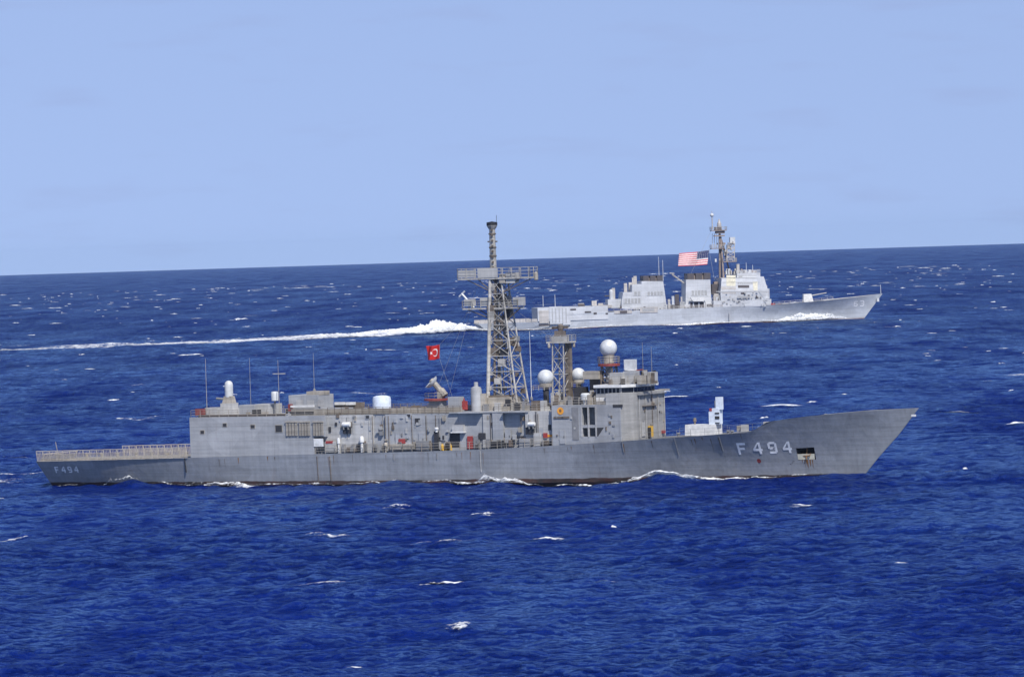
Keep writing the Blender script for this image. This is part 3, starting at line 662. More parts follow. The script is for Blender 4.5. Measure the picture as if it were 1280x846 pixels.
pbox('cabin_panel', 'white', 363, 506.5, 392, 509, -4.1, -3.8, par=cab); pbox('cabin_panel', 'dark', 362, 514.5, 392, 517, -5.3, -5.25, par=cab)
x, z0 = loc(477.5, 512, -2.5); z1 = loc(477.5, 494.5, -2.5)[1]
MB().lathe(x, -2.5, [(1.28, HR), (1.3, z1 - .5), (1.2, z1 - .15), (.7, z1 + .02), (.1, z1 + .06)], 26).build('white_drum', 'bluew', E_, smooth=True)
pbox('roof_cabin', 'dirty', 418, 503, 452, 519, 3.0, 4.0); pbox('roof_cabin', 'white', 418, 502.5, 430, 506, 2.6, 3.0); pbox('roof_cabin', 'white', 432, 502.5, 443, 506, 2.6, 3.0)
# whip antennas
for px, py0, py1, y, mat in ((259, 520, 448, -6, 'beige'), (314, 520, 447, 0, 'steel'), (349.5, 520, 450, -3, 'beige'), (393, 490, 441, -1, 'steel'), (664.5, 500, 414, -2, 'white'), (670.5, 350, 333, -.5, 'steel'), (804, 470, 428, 2, 'steel'), (815, 470, 433, 2, 'steel'), (636, 345, 336, 0, 'steel')):
    x, z0 = loc(px, py0, y); z1 = loc(px, py1, y)[1]; w_ = MB().bar((x, y, z0), (x, y, z1), .06 if mat == 'white' else .05, 5, .025).build('whip_antenna', mat, E_)
    MB().lathe(x, y, [(.2, z0), (.2, z0 + .35), (.1, z0 + .5)], 8).build('insulator', 'steel', w_)
x, z = loc(349.5, 467, -3); MB().box(x - 1.1, x + .9, -3.05, -2.95, z - .06, z + .06).build('cross_arm', 'beige', E_)
# illuminator radar (tilted dish on a red-edged platform)
x, zp = loc(547, 498, -1.5)
st = MB().box(x - 1.0, x + 1.0, -2.3, -.7, HR, zp - .3).build('director_base', 'house', E_)
MB().lathe(x - .2, -1.5, [(1.65, zp - .3), (1.75, zp - .28), (1.75, zp - .05), (1.65, zp)], 18).build('director_platform', 'maroon', st)
mb = MB(); mb.rail([(x - .2 + 1.6 * math.cos(a), -1.5 + 1.6 * math.sin(a), zp) for a in np.linspace(0, 2 * math.pi, 11)], .8, 3, .025, 2); mb.build('platform_rail', 'beige', st)
mb = MB(); mb.box(x + .2, x + .9, -2.0, -1.0, zp, zp + 1.0).bar((x + .9, -1.5, zp + .7), (x - .9, -1.5, zp + 2.6), .42, 10); mb.bar((x + 1.2, -1.5, zp + .35), (x + .5, -1.5, zp + 1.2), .55, 8); mb.build('director_mount', 'beige', st)
d = Vector((-.62, -.35, .70)).normalized(); c0 = Vector((x - .85, -1.6, zp + 2.3)); a_ = d.orthogonal().normalized(); b_ = d.cross(a_); V = []; n = 18
prof = [(.2, -.5), (.55, -.42), (.95, -.15), (1.12, .12), (1.05, .10), (.6, -.18), (.05, -.28)]
for r, t in prof: V += [c0 + d * t + a_ * r * math.cos(2 * math.pi * i / n) + b_ * r * math.sin(2 * math.pi * i / n) for i in range(n)]
MB().add(V, [(k * n + i, k * n + (i + 1) % n, (k + 1) * n + (i + 1) % n, (k + 1) * n + i) for k in range(len(prof) - 1) for i in range(n)]).build('radar_dish', 'radome', st, smooth=True)
pbox('roof_cabin', 'house', 560, 496, 574.5, 516, -4.2, -2.8); pbox('roof_locker', 'red', 577.5, 501, 583, 512, -4.6, -4.2)
MB().prism([loc(576, 512, -4.65), loc(584, 512, -4.65), loc(580, 497, -4.65)], -4.7, -4.6).build('fire_screen', 'red', E_)
# deck gun house: tall grey cylinder with a rounded head
x, z1 = loc(595, 483, -3)
gh = MB().lathe(x, -3, [(.78, HR), (.78, z1 - .5), (.70, z1 - .15), (.34, z1), (.30, z1 + .1), (.30, z1 + .55), (.2, z1 + .62)], 20).build('vent_cylinder', 'house', E_, smooth=True)
MB().box(x + .8, x + 1.4, -3.2, -2.6, HR, HR + 2.6).build('pipe_casing', 'beige', gh)
# funnel block aft of the main mast
x, _ = loc(607, 500, 0)
fn = MB().plan([(x, -2.5), (x + 4.8, -2.5), (x + 4.8, 2.5), (x, 2.5)], HR, HR + 2.0, [(x + .3, -2.2), (x + 4.6, -2.2), (x + 4.6, 2.2), (x + .3, 2.2)]).build('funnel', 'beige', E_)
MB().box(x + .8, x + 4.2, -1.7, 1.7, HR + 2.0, HR + 2.25).build('funnel_cap', 'dirty', fn)
for i in range(46):
    px = 600 + rng.rand() * 120; y = rng.uniform(-5.2, 3); s = rng.uniform(3, 9); h = rng.uniform(5, 14); x = loc(px, 510, y)[0]; z = HR + .16 if px < 660 else HR + .12
    MB().box(x, x + s / 9, y, y + s / 10, z, z + h / 9).build('roof_gear', ['dark', 'beige', 'dirty', 'dirty', 'steel', 'house_light'][rng.randint(6)], E_)
x0, x1 = loc(604, 514, -6)[0], loc(690, 512, -6)[0]
for y in (-5.9, 5.9): MB().rail([(x0, y, HR + .17), (x1, y, HR + .17)], 1.0, 1.2, .04).build('roof_rail', 'beige', E_)

# ---- main lattice mast
def lattice(P0, P1, n, r, rb, par_name, mat, X=True, rings=True):
    """four legs from corners P0 (bottom) to P1 (top) with rings and crossed braces"""
    mb = MB()
    for a, b in zip(P0, P1): mb.bar(a, b, r, 6, r * .8)
    lv = [[Vector(a).lerp(Vector(b), i / n) for a, b in zip(P0, P1)] for i in range(n + 1)]
    for i, q in enumerate(lv):
        for k in range(4):
            if rings: mb.bar(q[k], q[(k + 1) % 4], rb * 1.3, 4)
            if i < n and X:
                p, o = (k, (k + 1) % 4) if i % 2 else ((k + 1) % 4, k)
                mb.bar(q[p], lv[i + 1][o], rb, 4)
                if k in (0, 2): mb.bar(q[o], lv[i + 1][p], rb * .8, 4)
    return mb
zt = 30.0
BL = A.P(611, 500, -1.5); BL2 = A.P(624, 500, 1.5); BR = A.P(646, 497, -1.5); BR2 = A.P(660, 497, 1.5)
TL = A.P(613.5, 345, -.8); TL2 = A.P(620, 345, .8); TR = A.P(626, 345, -.8); TR2 = A.P(634, 345, .8)
for p in (BL, BL2, BR, BR2): p.z = HR + 1.2
for p in (TL, TL2, TR, TR2): p.z = 28.3
mast = lattice([BL, BR, BR2, BL2], [TL, TR, TR2, TL2], 8, .15, .062, 'mast', 'mastp').build('lattice_mast', 'mastp', E_)
mb = MB(); mb.bar(BL + Vector((-.15, -.1, 0)), TL + Vector((-.1, -.1, 0)), .23, 8, .2); mb.build('mast_leg_trunk', 'mastp', mast)
mb = MB(); mb.bar(BL + Vector((.75, .3, 0)), TL + Vector((.5, .2, 0)), .19, 8, .16); mb.bar(BL2 + Vector((.3, 0, 0)), TL2, .14); mb.build('cable_trunk', 'dirty', mast)
for f, r_ in ((.33, .10), (.62, .08)):
    MB().bar(BL.lerp(BR2, f), TL.lerp(TR2, f), r_).build('mast_stay', 'mastp', mast)
    MB().bar(BL2.lerp(BR, f), TL2.lerp(TR, f), r_ * .8).build('mast_stay', 'dirty', mast)
mb = MB()
for i in range(26):
    t = i / 26; p = BL.lerp(TL, t); mb.box(p.x + .6, p.x + 1.3, -.6, -.3, p.z, p.z + .1)
mb.build('ladder', 'dirty', mast)
x, zb_ = loc(617, 347, 0); zt_ = loc(617, 279, 0)[1]
pole = MB().lathe(x, 0, [(.48, zb_), (.45, (zb_ + zt_) / 2), (.42, zt_ - .5), (.42, zt_ - .3)], 16).build('mast_pole', 'mastp', mast, smooth=True)
mb = MB()
for z in (zb_ + 1.2, zb_ + 2.9, zb_ + 4.1, zt_ - 1.6): mb.lathe(x, 0, [(.47, z), (.53, z + .02), (.53, z + .2), (.47, z + .22)], 14)
for k in range(9): mb.box(x + .1, x + .35, -.62, -.45, zb_ + .5 + k * .75, zb_ + .8 + k * .75)
mb.build('pole_band', 'dirty', mast)
mb = MB(); mb.lathe(x, 0, [(.5, zt_ - .8), (.75, zt_ - .35), (.75, zt_ - .3)], 14); mb.build('pole_collar', 'mastp', mast)
mb = MB(); mb.lathe(x, 0, [(.76, zt_ - .3), (.76, zt_ + .12), (.3, zt_ + .2), (.05, zt_ + .25)], 14).bar((x + .7, 0, zt_), (x + .75, 0, zt_ + 1.1), .03); mb.build('mast_head', 'black', mast)
mb = MB(); zq = loc(617, 302, 0)[1]; mb.bar((x - .75, 0, zq), (x + .75, 0, zq), .1); mb.build('pole_arm', 'dirty', mast)
def platform(px0, px1, pyf, y0, y1, h, name, mat='mastp', panel=None):
    x0 = loc(px0, pyf, y0)[0]; x1 = loc(px1, pyf, y1)[0]; z = loc((px0 + px1) / 2, pyf, y0)[1]
    o = MB().box(x0, x1, y0, y1, z - .22, z).build(name, mat, mast)
    mb = MB(); mb.rail([(x0, y0, z), (x1, y0, z), (x1, y1, z), (x0, y1, z), (x0, y0, z)], h, 1.5, .045, 3); mb.build('guard_rail', 'mastp', mast)
    return x0, x1, z
x0, x1, z = platform(572, 672, 347, -1.2, 1.2, 1.35, 'mast_platform')
for q in ((x0 + .1, x0 + 2.9, -1.19, -1.13, z + .1, z + 1.15), (loc(597, 340, -1.2)[0], loc(622, 340, -1.2)[0], -1.26, -1.2, z + .02, z + 1.35)): MB().box(*q).build('screen_panel', 'house_light', mast)
MB().box(*A.rect(632, 340.5, 643.5, 354, -1.0, .3)).build('radar_cabinet', 'house_light', mast); MB().box(*A.rect(624, 343, 631, 354, -1.1, .3)).build('radar_cabinet', 'beige', mast)
mb = MB(); 
for px in (580, 596, 650, 664): p = A.P(px, 348, -.9); q = A.P(617 if px < 617 else 628, 366, -.8); mb.bar(p, q, .07, 5)
mb.build('platform_strut', 'dirty', mast)
x1_, z1_ = loc(670, 345, -.8); mb = MB().lathe(x1_, -.8, [(.12, z1_ - .6), (.3, z1_ - .5), (.3, z1_ + .4), (.1, z1_ + .6)], 10); mb.build('lantern', 'beige', mast)
x0, x1, z = platform(578, 655, 384.5, -1.0, 1.0, 1.0, 'mast_platform')
for q in ((580, 374, 590, 382), (600, 372, 611, 383), (641, 371.5, 652, 382)): MB().box(*A.rect(*q, -.9, .3)).build('radar_cabinet', 'house_light', mast)
mb = MB(); mb.bar(A.P(577, 367, -.3), A.P(586, 377, -.3), .16, 6); mb.bar(A.P(574, 371, -.3), A.P(581, 364, -.3), .12, 6); mb.bar(A.P(586, 376, -.3), A.P(592, 385, -.3), .2); mb.build('search_antenna', 'radome', mast)
mb = MB(); mb.bar(A.P(580, 385, -.7), A.P(612, 398, -.7), .08).bar(A.P(650, 385, -.7), A.P(634, 400, -.7), .08).bar(A.P(596, 385, .7), A.P(612, 395, .7), .08); mb.build('platform_strut', 'dirty', mast)
for i in range(70):                                    # boxes, lamps and cable clips up the tower
    t = rng.rand(); p = BL.lerp(TL, t).lerp((BR2 if rng.rand() < .8 else BR).lerp(TR2, t), rng.rand()); s = rng.uniform(.15, .5)
    MB().box(p.x - s, p.x + s, p.y - s * .6, p.y + s * .6, p.z - s, p.z + s * rng.uniform(.6, 1.8)).build('mast_box', ['dark', 'dirty', 'mastp', 'dirty', 'steel'][rng.randint(5)], mast)
mb = MB()
for (a, b) in (((605, 355), (690, 424)), ((600, 350), (545, 490)), ((588, 386), (560, 500))): mb.bar(A.P(*a, 0), A.P(*b, 0), .018, 3)
mb.build('rigging_wire', 'steel', mast)

# ---- second (fore) lattice mast
b0 = [A.P(690.5, 497, -1.2), A.P(705, 497, -1.2), A.P(714, 497, .9), A.P(699, 497, .9)]; t0 = [A.P(690.5, 427, -1.1), A.P(704, 427, -1.1), A.P(713, 427, .9), A.P(699, 427, .9)]
for p in b0: p.z = 10.4
for p in t0: p.z = 19.1
fm = lattice(b0, t0, 4, .12, .055, 'm', 'mastp').build('fore_mast', 'mastp', E_)
mb = MB(); x = loc(711, 460, .5)[0]; mb.box(x - .38, x + .38, .1, .9, 10.6, 19.1); mb.build('cable_trunk', 'dirty', fm)
x0 = loc(683, 425, -1.3)[0]; x1 = loc(719.5, 425, 1.1)[0]
MB().box(x0, x1, -1.4, 1.2, 19.05, 19.3).build('mast_platform', 'mastp', fm)
mb = MB(); mb.rail([(x0, -1.4, 19.3), (x1, -1.4, 19.3), (x1, 1.2, 19.3), (x0, 1.2, 19.3), (x0, -1.4, 19.3)], .85, 1.2, .035); mb.build('guard_rail', 'mastp', fm)
x = loc(701, 420, 0)[0]
MB().box(x - 1.1, x + .9, -.8, .7, 19.3, 20.0).build('radar_cabinet', 'house_light', fm); MB().box(x - .75, x + .6, -.5, .5, 20.0, 20.75).build('radar_cabinet', 'dirty', fm)
MB().lathe(x, 0, [(.3, 20.75), (.42, 21.0), (.42, 21.5), (.1, 21.7)], 12).bar((x - 1.3, 0, 21.2), (x + 1.2, 0, 21.25), .16).build('scanner', 'dirty', fm)
for px, y in ((686, -1.3), (717, .9)):
    p = A.P(px, 424, y); MB().lathe(p.x, y, [(.14, 18.4), (.2, 18.5), (.2, 18.9), (.1, 19.05)], 8).build('lantern', 'beige', fm)

# ---- forward superstructure
XF = 95.3; FT = 12.15; ZR = 10.62
xs0 = loc(690, 530, -6.75)[0]; xr0, xr1 = loc(727, 530, -6.75)[0], loc(745.5, 530, -6.75)[0]
mb = MB(); mb.box(xs0, xr0, -6.75, 6.75, 5.1, ZR); mb.box(xr0, xr1, -4.6, 6.74, 5.2, ZR - .004)
z_a = loc(736, 509, -6.75)[1]; z_b = loc(736, 531, -6.75)[1]; z_c = loc(736, 534.5, -6.75)[1]; z_d = loc(736, 545.5, -6.75)[1]
mb.box(xr0, xr1, -6.748, -4.6, z_a, ZR - .002); mb.box(xr0, xr1, -6.746, -4.6, z_c, z_b); mb.box(xr0, xr1, -6.744, -4.6, 5.25, z_d)
xm = loc(757, 500, -6.75)[0]
mb.plan([(xr1, -6.752), (93.85, -6.752), (XF, -4.6), (XF, 4.6), (93.85, 6.752), (xr1, 6.752)], 5.42, ZR + .003)
fs = mb.build('bridge_house', 'house', E_)
mb = MB(); mb.plan([(xm, -6.70), (93.83, -6.70), (XF - .02, -4.57), (XF - .02, 4.57), (93.83, 6.70), (xm, 6.70)], ZR, FT); mb.build('bridge_bulwark', 'house_light', E_)
mb = MB(); mb.plan([(93.9, -6.70), (XF + .02, -4.58), (XF + .02, 4.58), (93.9, 6.70)], 5.6, FT - .01, None); mb.build('bridge_front', 'front', E_)
for px in (727, 735.5, 745): x = loc(px, 530, -6.78)[0]; MB().box(x - .11, x + .11, -6.80, -6.6, z_d - .1, z_a + .1).build('recess_post', 'house_light', fs)
x = loc(735, 540, -6.78)[0]
mb = MB(); xt = loc(755, 540, -6.76)[0]; mb.prism([(xr1, z_d), (xr1 + .001, z_c), (xt, z_c), (xr1 + .2, z_d + .02)], -6.765, -6.75); mb.build('dark_patch', 'dark', fs)  # dark wedge paints the recess shadow, its edge slanting up towards the bow
MB().box(*A.rect(715, 509, 723, 550, -6.80, -6.74)).build('side_patch', 'steel', fs)  # grey strip paints the shadow on the wall just aft of the recess
MB().box(*A.rect(766, 505.5, 778, 509, -6.80, -6.7)).build('scupper', 'dark', fs)
# front details: doors, pipes, lockers
def fbox(name, mat, y0, y1, z0, z1, t=.12): return MB().box(XF + .022, XF + .022 + t, y0, y1, z0, z1).build(name, mat, fs)
for y in (-3.9, -1.8, .3, 2.2, 4.3): MB().bar((XF + .1, y, 5.9), (XF + .1, y, 11.9), .06, 5).build('wall_pipe', 'house_light' if y != .3 else 'dirty', fs)
fbox('door', 'house_light', -3.2, -2.3, 6.1, 8.0); fbox('door', 'yellow', -1.2, -.5, 5.9, 7.4, .5); fbox('locker', 'dark', -1.3, -1.25, 5.9, 7.2, .5); fbox('locker', 'red', 3.2, 3.9, 6.2, 6.6, .3)
for i in range(16):
    y = rng.uniform(-4.3, 4.2); z = rng.uniform(6.3, 11.3); s = rng.uniform(.12, .4); fbox('wall_fitting', ['dirty', 'steel', 'dark', 'house', 'beige'][rng.randint(5)], y, y + s, z, z + s * rng.uniform(.5, 2.5))
fbox('wall_shelf', 'dirty', -2.9, 1.6, 10.15, 10.25, .35); fbox('wall_shelf', 'steel', -4.4, 4.4, 11.75, 11.85, .4)
x = loc(836, 491, 4.6)[0]; MB().box(XF - 1.0, XF + .2, 4.6, 6.0, FT - .08, FT + .1).build('wing_ledge', 'beige', fs)
# pilot house with its band of windows
xp0 = loc(745, 488, -4.7)[0]; xp1 = XF - .9
pilot = MB().plan([(xp0, -4.8), (xp1 - 1.2, -4.8), (xp1, -3.4), (xp1, 3.4), (xp1 - 1.2, 4.8), (xp0, 4.8)], FT - 1.5, FT + .75).build('pilot_house', 'house', E_)
n = 6
for i in range(n):
    a = xp0 + .25 + (xp1 - 1.6 - xp0) * i / n; wn = MB().box(a, a + (xp1 - 1.6 - xp0) / n - .2, -4.84, -4.8, FT - .02, FT + .62).build('window', 'glass', pilot)
for i in range(2): y0, y1, = (-4.8, -3.4) if i == 0 else (3.4, 4.8); MB().add([(xp1 - 1.15, -4.79, FT), (xp1 - .05, -3.5, FT), (xp1 - .05, -3.5, FT + .62), (xp1 - 1.15, -4.79, FT + .62)] if i == 0 else [(xp1 - 1.15, 4.79, FT), (xp1 - .05, 3.5, FT), (xp1 - .05, 3.5, FT + .62), (xp1 - 1.15, 4.79, FT + .62)], [(0, 1, 2, 3)]).build('window', 'glass', pilot)
for i in range(6): y = -3.3 + i * 1.12; MB().box(xp1, xp1 + .04, y, y + .95, FT - .02, FT + .62).build('window', 'glass', pilot)
rf = MB().plan([(xp0 - .1, -5.3), (xp1 - 1.0, -5.3), (xp1 + .45, -3.7), (xp1 + .45, 3.7), (xp1 - 1.0, 5.3), (xp0 - .1, 5.3)], FT + .75, FT + 1.12).build('pilot_house_roof', 'white', E_)
RT = FT + 1.12
mb = MB(); x0 = loc(765, 472, -4.6)[0]; mb.rail([(x0, -4.9, RT), (xp1 - 1.2, -4.9, RT), (xp1 + .2, -3.5, RT), (xp1 + .2, 3.5, RT), (xp1 - 1.2, 4.9, RT), (x0, 4.9, RT)], 1.1, 1.1, .045, 4); mb.build('bridge_rail', 'beige', E_)
pbox('roof_cabin', 'house_light', 762, 466, 778, 480, -3.6, -1.5); pbox('roof_cabin', 'house', 779, 464, 792, 480, -3, -1); pbox('roof_cabin', 'beige', 797, 469, 808, 480, -3, -1.6); pbox('roof_cabin', 'house_light', 808, 465, 817, 480, 1, 2.4)
for i in range(34):
    px = 757 + rng.rand() * 60; y = rng.uniform(-4.4, 3.6); h = rng.uniform(.3, 1.9); x = loc(px, 478, y)[0]; MB().box(x, x + rng.uniform(.15, .6), y, y + .4, RT, RT + h).build('roof_gear', ['beige', 'dirty', 'steel', 'dark', 'house_light'][rng.randint(5)], E_)
# egg shaped fire-control radome on its braced tower
x, zc = loc(760.5, 435, 0); _, zr = loc(760.5, 456.5, 0); zb_ = RT - 1
eg = lattice([(x - .9, -.9, zb_), (x + .9, -.9, zb_), (x + .9, .9, zb_), (x - .9, .9, zb_)], [(x - .8, -.8, zr), (x + .8, -.8, zr), (x + .8, .8, zr), (x - .8, .8, zr)], 2, .13, .07, 'e', 'dirty').build('radome_tower', 'dirty', E_)
MB().lathe(x, 0, [(.5, zb_), (.5, zr)], 12).build('tower_trunk', 'house', eg)
MB().lathe(x, 0, [(1.45, zr - .12), (1.55, zr - .1), (1.55, zr + .22), (1.45, zr + .24)], 22).build('tower_platform', 'maroon', eg)
mb = MB(); mb.rail([(x + 1.5 * math.cos(a), 1.5 * math.sin(a), zr + .24) for a in np.linspace(0, 2 * math.pi, 13)], .95, 3, .035); mb.build('platform_rail', 'beige', eg)
MB().lathe(x, 0, [(.75, zr + .2), (.6, zr + .8), (.8, zc - .95)], 16).build('radome_pedestal', 'beige', eg, smooth=True)
MB().ball(x, 0, zc, 1.2).build('radome', 'radome', eg, smooth=True)
for px, py, r, y, zl in ((682, 472, 1.13, -2.2, HR), (723, 468.5, 1.0, 1.5, ZR)):
    x, zc = loc(px, py, y); rd = MB().ball(x, y, zc, r, cut=-.8).build('satellite_radome', 'radome', E_, smooth=True)
    MB().lathe(x, y, [(r * .75, zc - r * 1.15), (r * .82, zc - r * .98), (r * .8, zc - r * .7)], 20).build('radome_skirt', 'beige', rd, smooth=True); MB().lathe(x, y, [(.4, zl), (.4, zc - r * 1.1)], 12).build('pedestal', 'dark', rd)
    mb = MB(); mb.rail([(x - 1.4, y - 1.2, zc - 1.7), (x + 1.2, y - 1.2, zc - 1.7)], .7, .9, .04); mb.build('platform_rail', 'beige', rd)
pbox('antenna_box', 'beige', 728.5, 464, 748, 474, -1.5, .2)
x, z = loc(788, 456, 0); o = MB().box(x - .75, x + .75, -.5, .5, z - .65, z + .75).build('scanner_box', 'radome', E_); MB().lathe(x, 0, [(.5, z - 1.0), (.9, z - .75), (.9, z - .65)], 12).bar((x, 0, RT), (x, 0, z - .9), .25).build('pedestal', 'white', o)
MB().bar((x + .2, 0, z - .85), (x + 1.9, 0, z - .7), .1).build('arm', 'maroon', o)
# clutter abaft the pilot house
pbox('signal_deck_gear', 'dark', 717, 484, 728, 504, -2, 0); pbox('signal_deck_gear', 'dark', 744, 486, 752, 500, -3.2, -2.0); pbox('signal_deck_gear', 'house_light', 718, 497, 724, 507, -5, -4.4); pbox('signal_deck_gear', 'dirty', 737, 473, 748, 488, 0, 2)
x, z = loc(732, 498, -5); MB().lathe(x, -5, [(.35, ZR), (.4, z - .3), (.68, z - .2), (.68, z + .55), (.5, z + .75)], 16).build('white_drum', 'radome', E_, smooth=True)
pbox('signal_deck_gear', 'white', 745, 497, 757, 501, -6.2, -5.4); pbox('signal_deck_gear', 'beige', 745, 501, 765, 505, -6.6, -6.2)
for y in (-6.6, 6.6): MB().rail([(xs0, y, ZR), (xm, y, ZR)], 1.05, 1.1, .04).build('roof_rail', 'beige', E_)
for i in range(46):
    px = 688 + rng.rand() * 66; y = rng.uniform(-5.8, 3); h = rng.uniform(.4, 1.9); x = loc(px, 503, y)[0]; MB().box(x, x + rng.uniform(.2, .8), y, y + .5, ZR, ZR + h).build('roof_gear', ['beige', 'dirty', 'steel', 'dark', 'house_light'][rng.randint(5)], E_)
# ship's badge on the side and the board below it
x, z = loc(700.5, 513.5, -6.78); bd_ = MB().add([(x + .5 * math.cos(a), -6.80, z + .5 * math.sin(a)) for a in np.linspace(0, 6.283, 25)[:-1]], [tuple(range(24))]).build('badge', 'orange', fs)
MB().add([(x + .2 * math.cos(a), -6.82, z + .05 + .22 * math.sin(a)) for a in np.linspace(0, 6.283, 15)[:-1]], [tuple(range(14))]).build('badge_centre', 'rustp', bd_)
MB().box(*A.rect(692, 520.5, 711, 523, -6.85, -6.75)).build('name_board', 'dirty', fs)
door(703, 546, fs, -6.76, 'house'); 
mb = MB(); x = loc(670, 520, -6.0)[0]; mb.bar((x, -6.0, 5), (x, -6.0, 9.8), .06); mb.build('wall_pipe', 'dark', dh)

# ---- missile launcher on the foredeck
zf = HA.sheer(103) - .05
x0 = loc(856, 540, -1.4)[0]; x1 = loc(903, 540, 1.4)[0]
ml = MB().plan([(x0, -1.4), (x1, -1.4), (x1, 1.4), (x0, 1.4)], zf, zf + 1.5, [(x0 + .05, -1.35), (x1, -1.35), (x1, 1.35), (x0 + .05, 1.35)]).build('launcher_base', 'white', E_)
x0, z1 = loc(886, 508, -.6); x1 = loc(902.5, 508, .6)[0]
MB().prism([(x0, zf + 1.5), (x1, zf + 1.5), (x1, zf + 3.7), (x0 + .55, zf + 3.7), (x0, zf + 3.2)], -.7, .7).build('launcher_arm', 'bluew', ml)
xr = loc(900, 500, 0)[0]; _, zt_ = loc(900, 496, 0)
MB().box(xr - .55, xr + .35, -.3, .3, zf + 3.5, zt_).build('launch_rail', 'bluew', ml)
MB().box(xr - .75, xr - .5, -.2, .2, zf + 3.8, zt_ - .5).build('missile_guide', 'steel', ml)
MB().box(xr - 1.3, xr - .95, -.75, -.69, zf + 3.3, zf + 3.7).build('warning_panel', 'red', ml)
for a, b in ((1.6, 1.75), (2.2, 2.6), (2.9, 3.1)): MB().box(xr - .5, xr + .15, -.76, -.69, zf + a, zf + b).build('dark_patch', 'dark', ml)
mush(868.5, 522, 535, 0, .22, 'dirty', 'deck_vent')
pbox('deck_locker', 'house_light', 926, 531, 933, 539, -1.5, -.7); pbox('deck_locker', 'beige', 921, 532, 926, 539, -1, -.4); pbox('deck_locker', 'house_light', 954, 527, 966, 534, 0, .8); pbox('deck_locker', 'dirty', 953, 532, 959, 540, -1.2, -.6)
for px, py in ((910, 540), (915, 540), (848, 543), (1052, 519), (1032, 519.5)):
    mush(px, py - 2.5, py + 2, -1.0, .28, 'steel', 'bollard')
pbox('bow_chock', 'white', 1139, 518, 1144, 520.5, -.9, -.6)

# ---- waves of foam along the near hull
def hull_foam():
    acc = ([], [], [])
    segs = ((10.5, 17.5, .85, 1.5, .62, .9), (23, 33, .45, 1.3, .50, .9), (27, 40, .4, 2.2, .56, 2.2), (41, 50, .3, 1.2, .52, 1.0), (50, 66, .22, .8, .60, .5), (64, 82, .35, .9, .66, .5), (71, 80, .8, 1.5, .68, .8), (72, 80, .5, 1.8, .60, 1.7),
            (82, 97, .22, .8, .58, .4), (92, 99, .35, .9, .70, 1.6), (94, 107.5, .40, 1.0, .74, 2.8), (98, 110, .35, 1.0, .70, 2.4), (104, 112, .3, .8, .66, 1.2), (106, 122, .18, .6, .52, .4), (1, 10, .2, 1.2, .42, 1.2), (14, 46, .16, .9, .50, .5), (34, 52, .2, 1.0, .42, .6))
    for a, b, h, w_, cv, off in segs:
        n = int((b - a) / .28); xs = np.linspace(a, b, n); t = (xs - a) / (b - a); e = np.clip(4 * t * (1 - t), 0, 1) ** .5
        pts = []
        for x in xs: p = A.W(x, -(HA.half(x, .3) + off)); pts.append((p.x, p.y))
        foam_ribbon(acc, pts, w_ * (.4 + .6 * e), h * e * np.interp(np.arange(n), np.arange(0, n, 6), .6 + .8 * rng.rand(len(range(0, n, 6)))), cv * (.55 + .45 * e) * np.interp(np.arange(n), np.arange(0, n, 5), .62 + .52 * rng.rand(len(range(0, n, 5)))), cols=9)
    # turbulent water astern
    for k in range(10):
        n = 40; xs = np.linspace(-14, 1.5, n) - rng.rand() * 14; y0 = rng.uniform(-5, 5); t = np.linspace(0, 1, n); e = np.clip(4 * t * (1 - t), 0, 1)
        pts = [(A.W(x, y0 + .3 * math.sin(x))).xy[:] for x in xs]; foam_ribbon(acc, pts, 1.8 * (.3 + e), .18 * e, rng.uniform(.36, .5) * e, cols=7)
    tag(foam_object('bow_wave', *acc, 'foam_fine'), 'white foam breaking along the waterline of the near frigate', 'foam', kind='stuff')
hull_foam()

# ================================================================== FAR DESTROYER
F_TH = R_(-7)
D = Ship('destroyer', (-5.85, 2004.56, -.27), F_TH, 'pale grey destroyer farther off with two broad funnels and a raked mast', 'warship')
DE = D.e; dl = D.loc
HD = Hull(stern=[(-2, -3), (0, -4.5), (3, -8), (12, -8)], stem=[(-2, 142.5), (0, 144), (4, 147.2), (9.4, 151.6), (12, 153)],
          sheer=[(-8, 3.1), (14.6, 3.0), (15.0, 5.4), (28, 5.6), (65, 6.35), (106, 6.6), (125, 7.4), (140, 8.5), (151.6, 9.45)],
          bw=[(0, 6.8), (.2, 8.6), (.55, 8.9), (.7, 7.2), (.82, 4.0), (.92, 1.3), (1, .05)], bd=[(0, 8.3), (.2, 9.3), (.6, 9.4), (.72, 8.8), (.83, 7.0), (.92, 4.2), (.97, 2.0), (1, .06)],
          pw=[(0, 1), (.6, 1), (.8, 1.8), (1, 1.6)])
us2 = sorted(list(np.linspace(0, 1, 70)) + [22.6 / 158.6, 23.0 / 158.6, .985, .995]); v2 = [-.35, -.1, 0, .15, .3, .45, .6, .75, .88, 1]
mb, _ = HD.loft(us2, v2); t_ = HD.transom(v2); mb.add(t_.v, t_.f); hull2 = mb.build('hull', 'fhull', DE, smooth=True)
dd = lambda x: float(np.interp(x, [128, 134, 148, 151], [.05, .8, .7, .3]))
HD.deck(list(np.linspace(-7.9, 14.6, 14)), lambda x: .05).build('flight_deck', 'fdeck', DE); HD.deck(list(np.linspace(15, 150.5, 60)), dd).build('main_deck', 'deck', DE)
HD.bulwark(list(np.linspace(128, 151, 22)), dd).build('bulwark_lining', 'fbeige', DE)
hull_text(HD, '63', 2.2, 139.7, 4.75, .02, 'number', hull2, .06)
def db(name, mat, px0, py0, px1, py1, y0, y1, sil=False, par=None, z0=None, label=None):
    a = list(D.rect(px0, py0, px1, py1, y0, y1, sil))
    if z0 is not None: a[4] = z0
    return MB().box(*a).build(name, mat, par or DE, label=label)
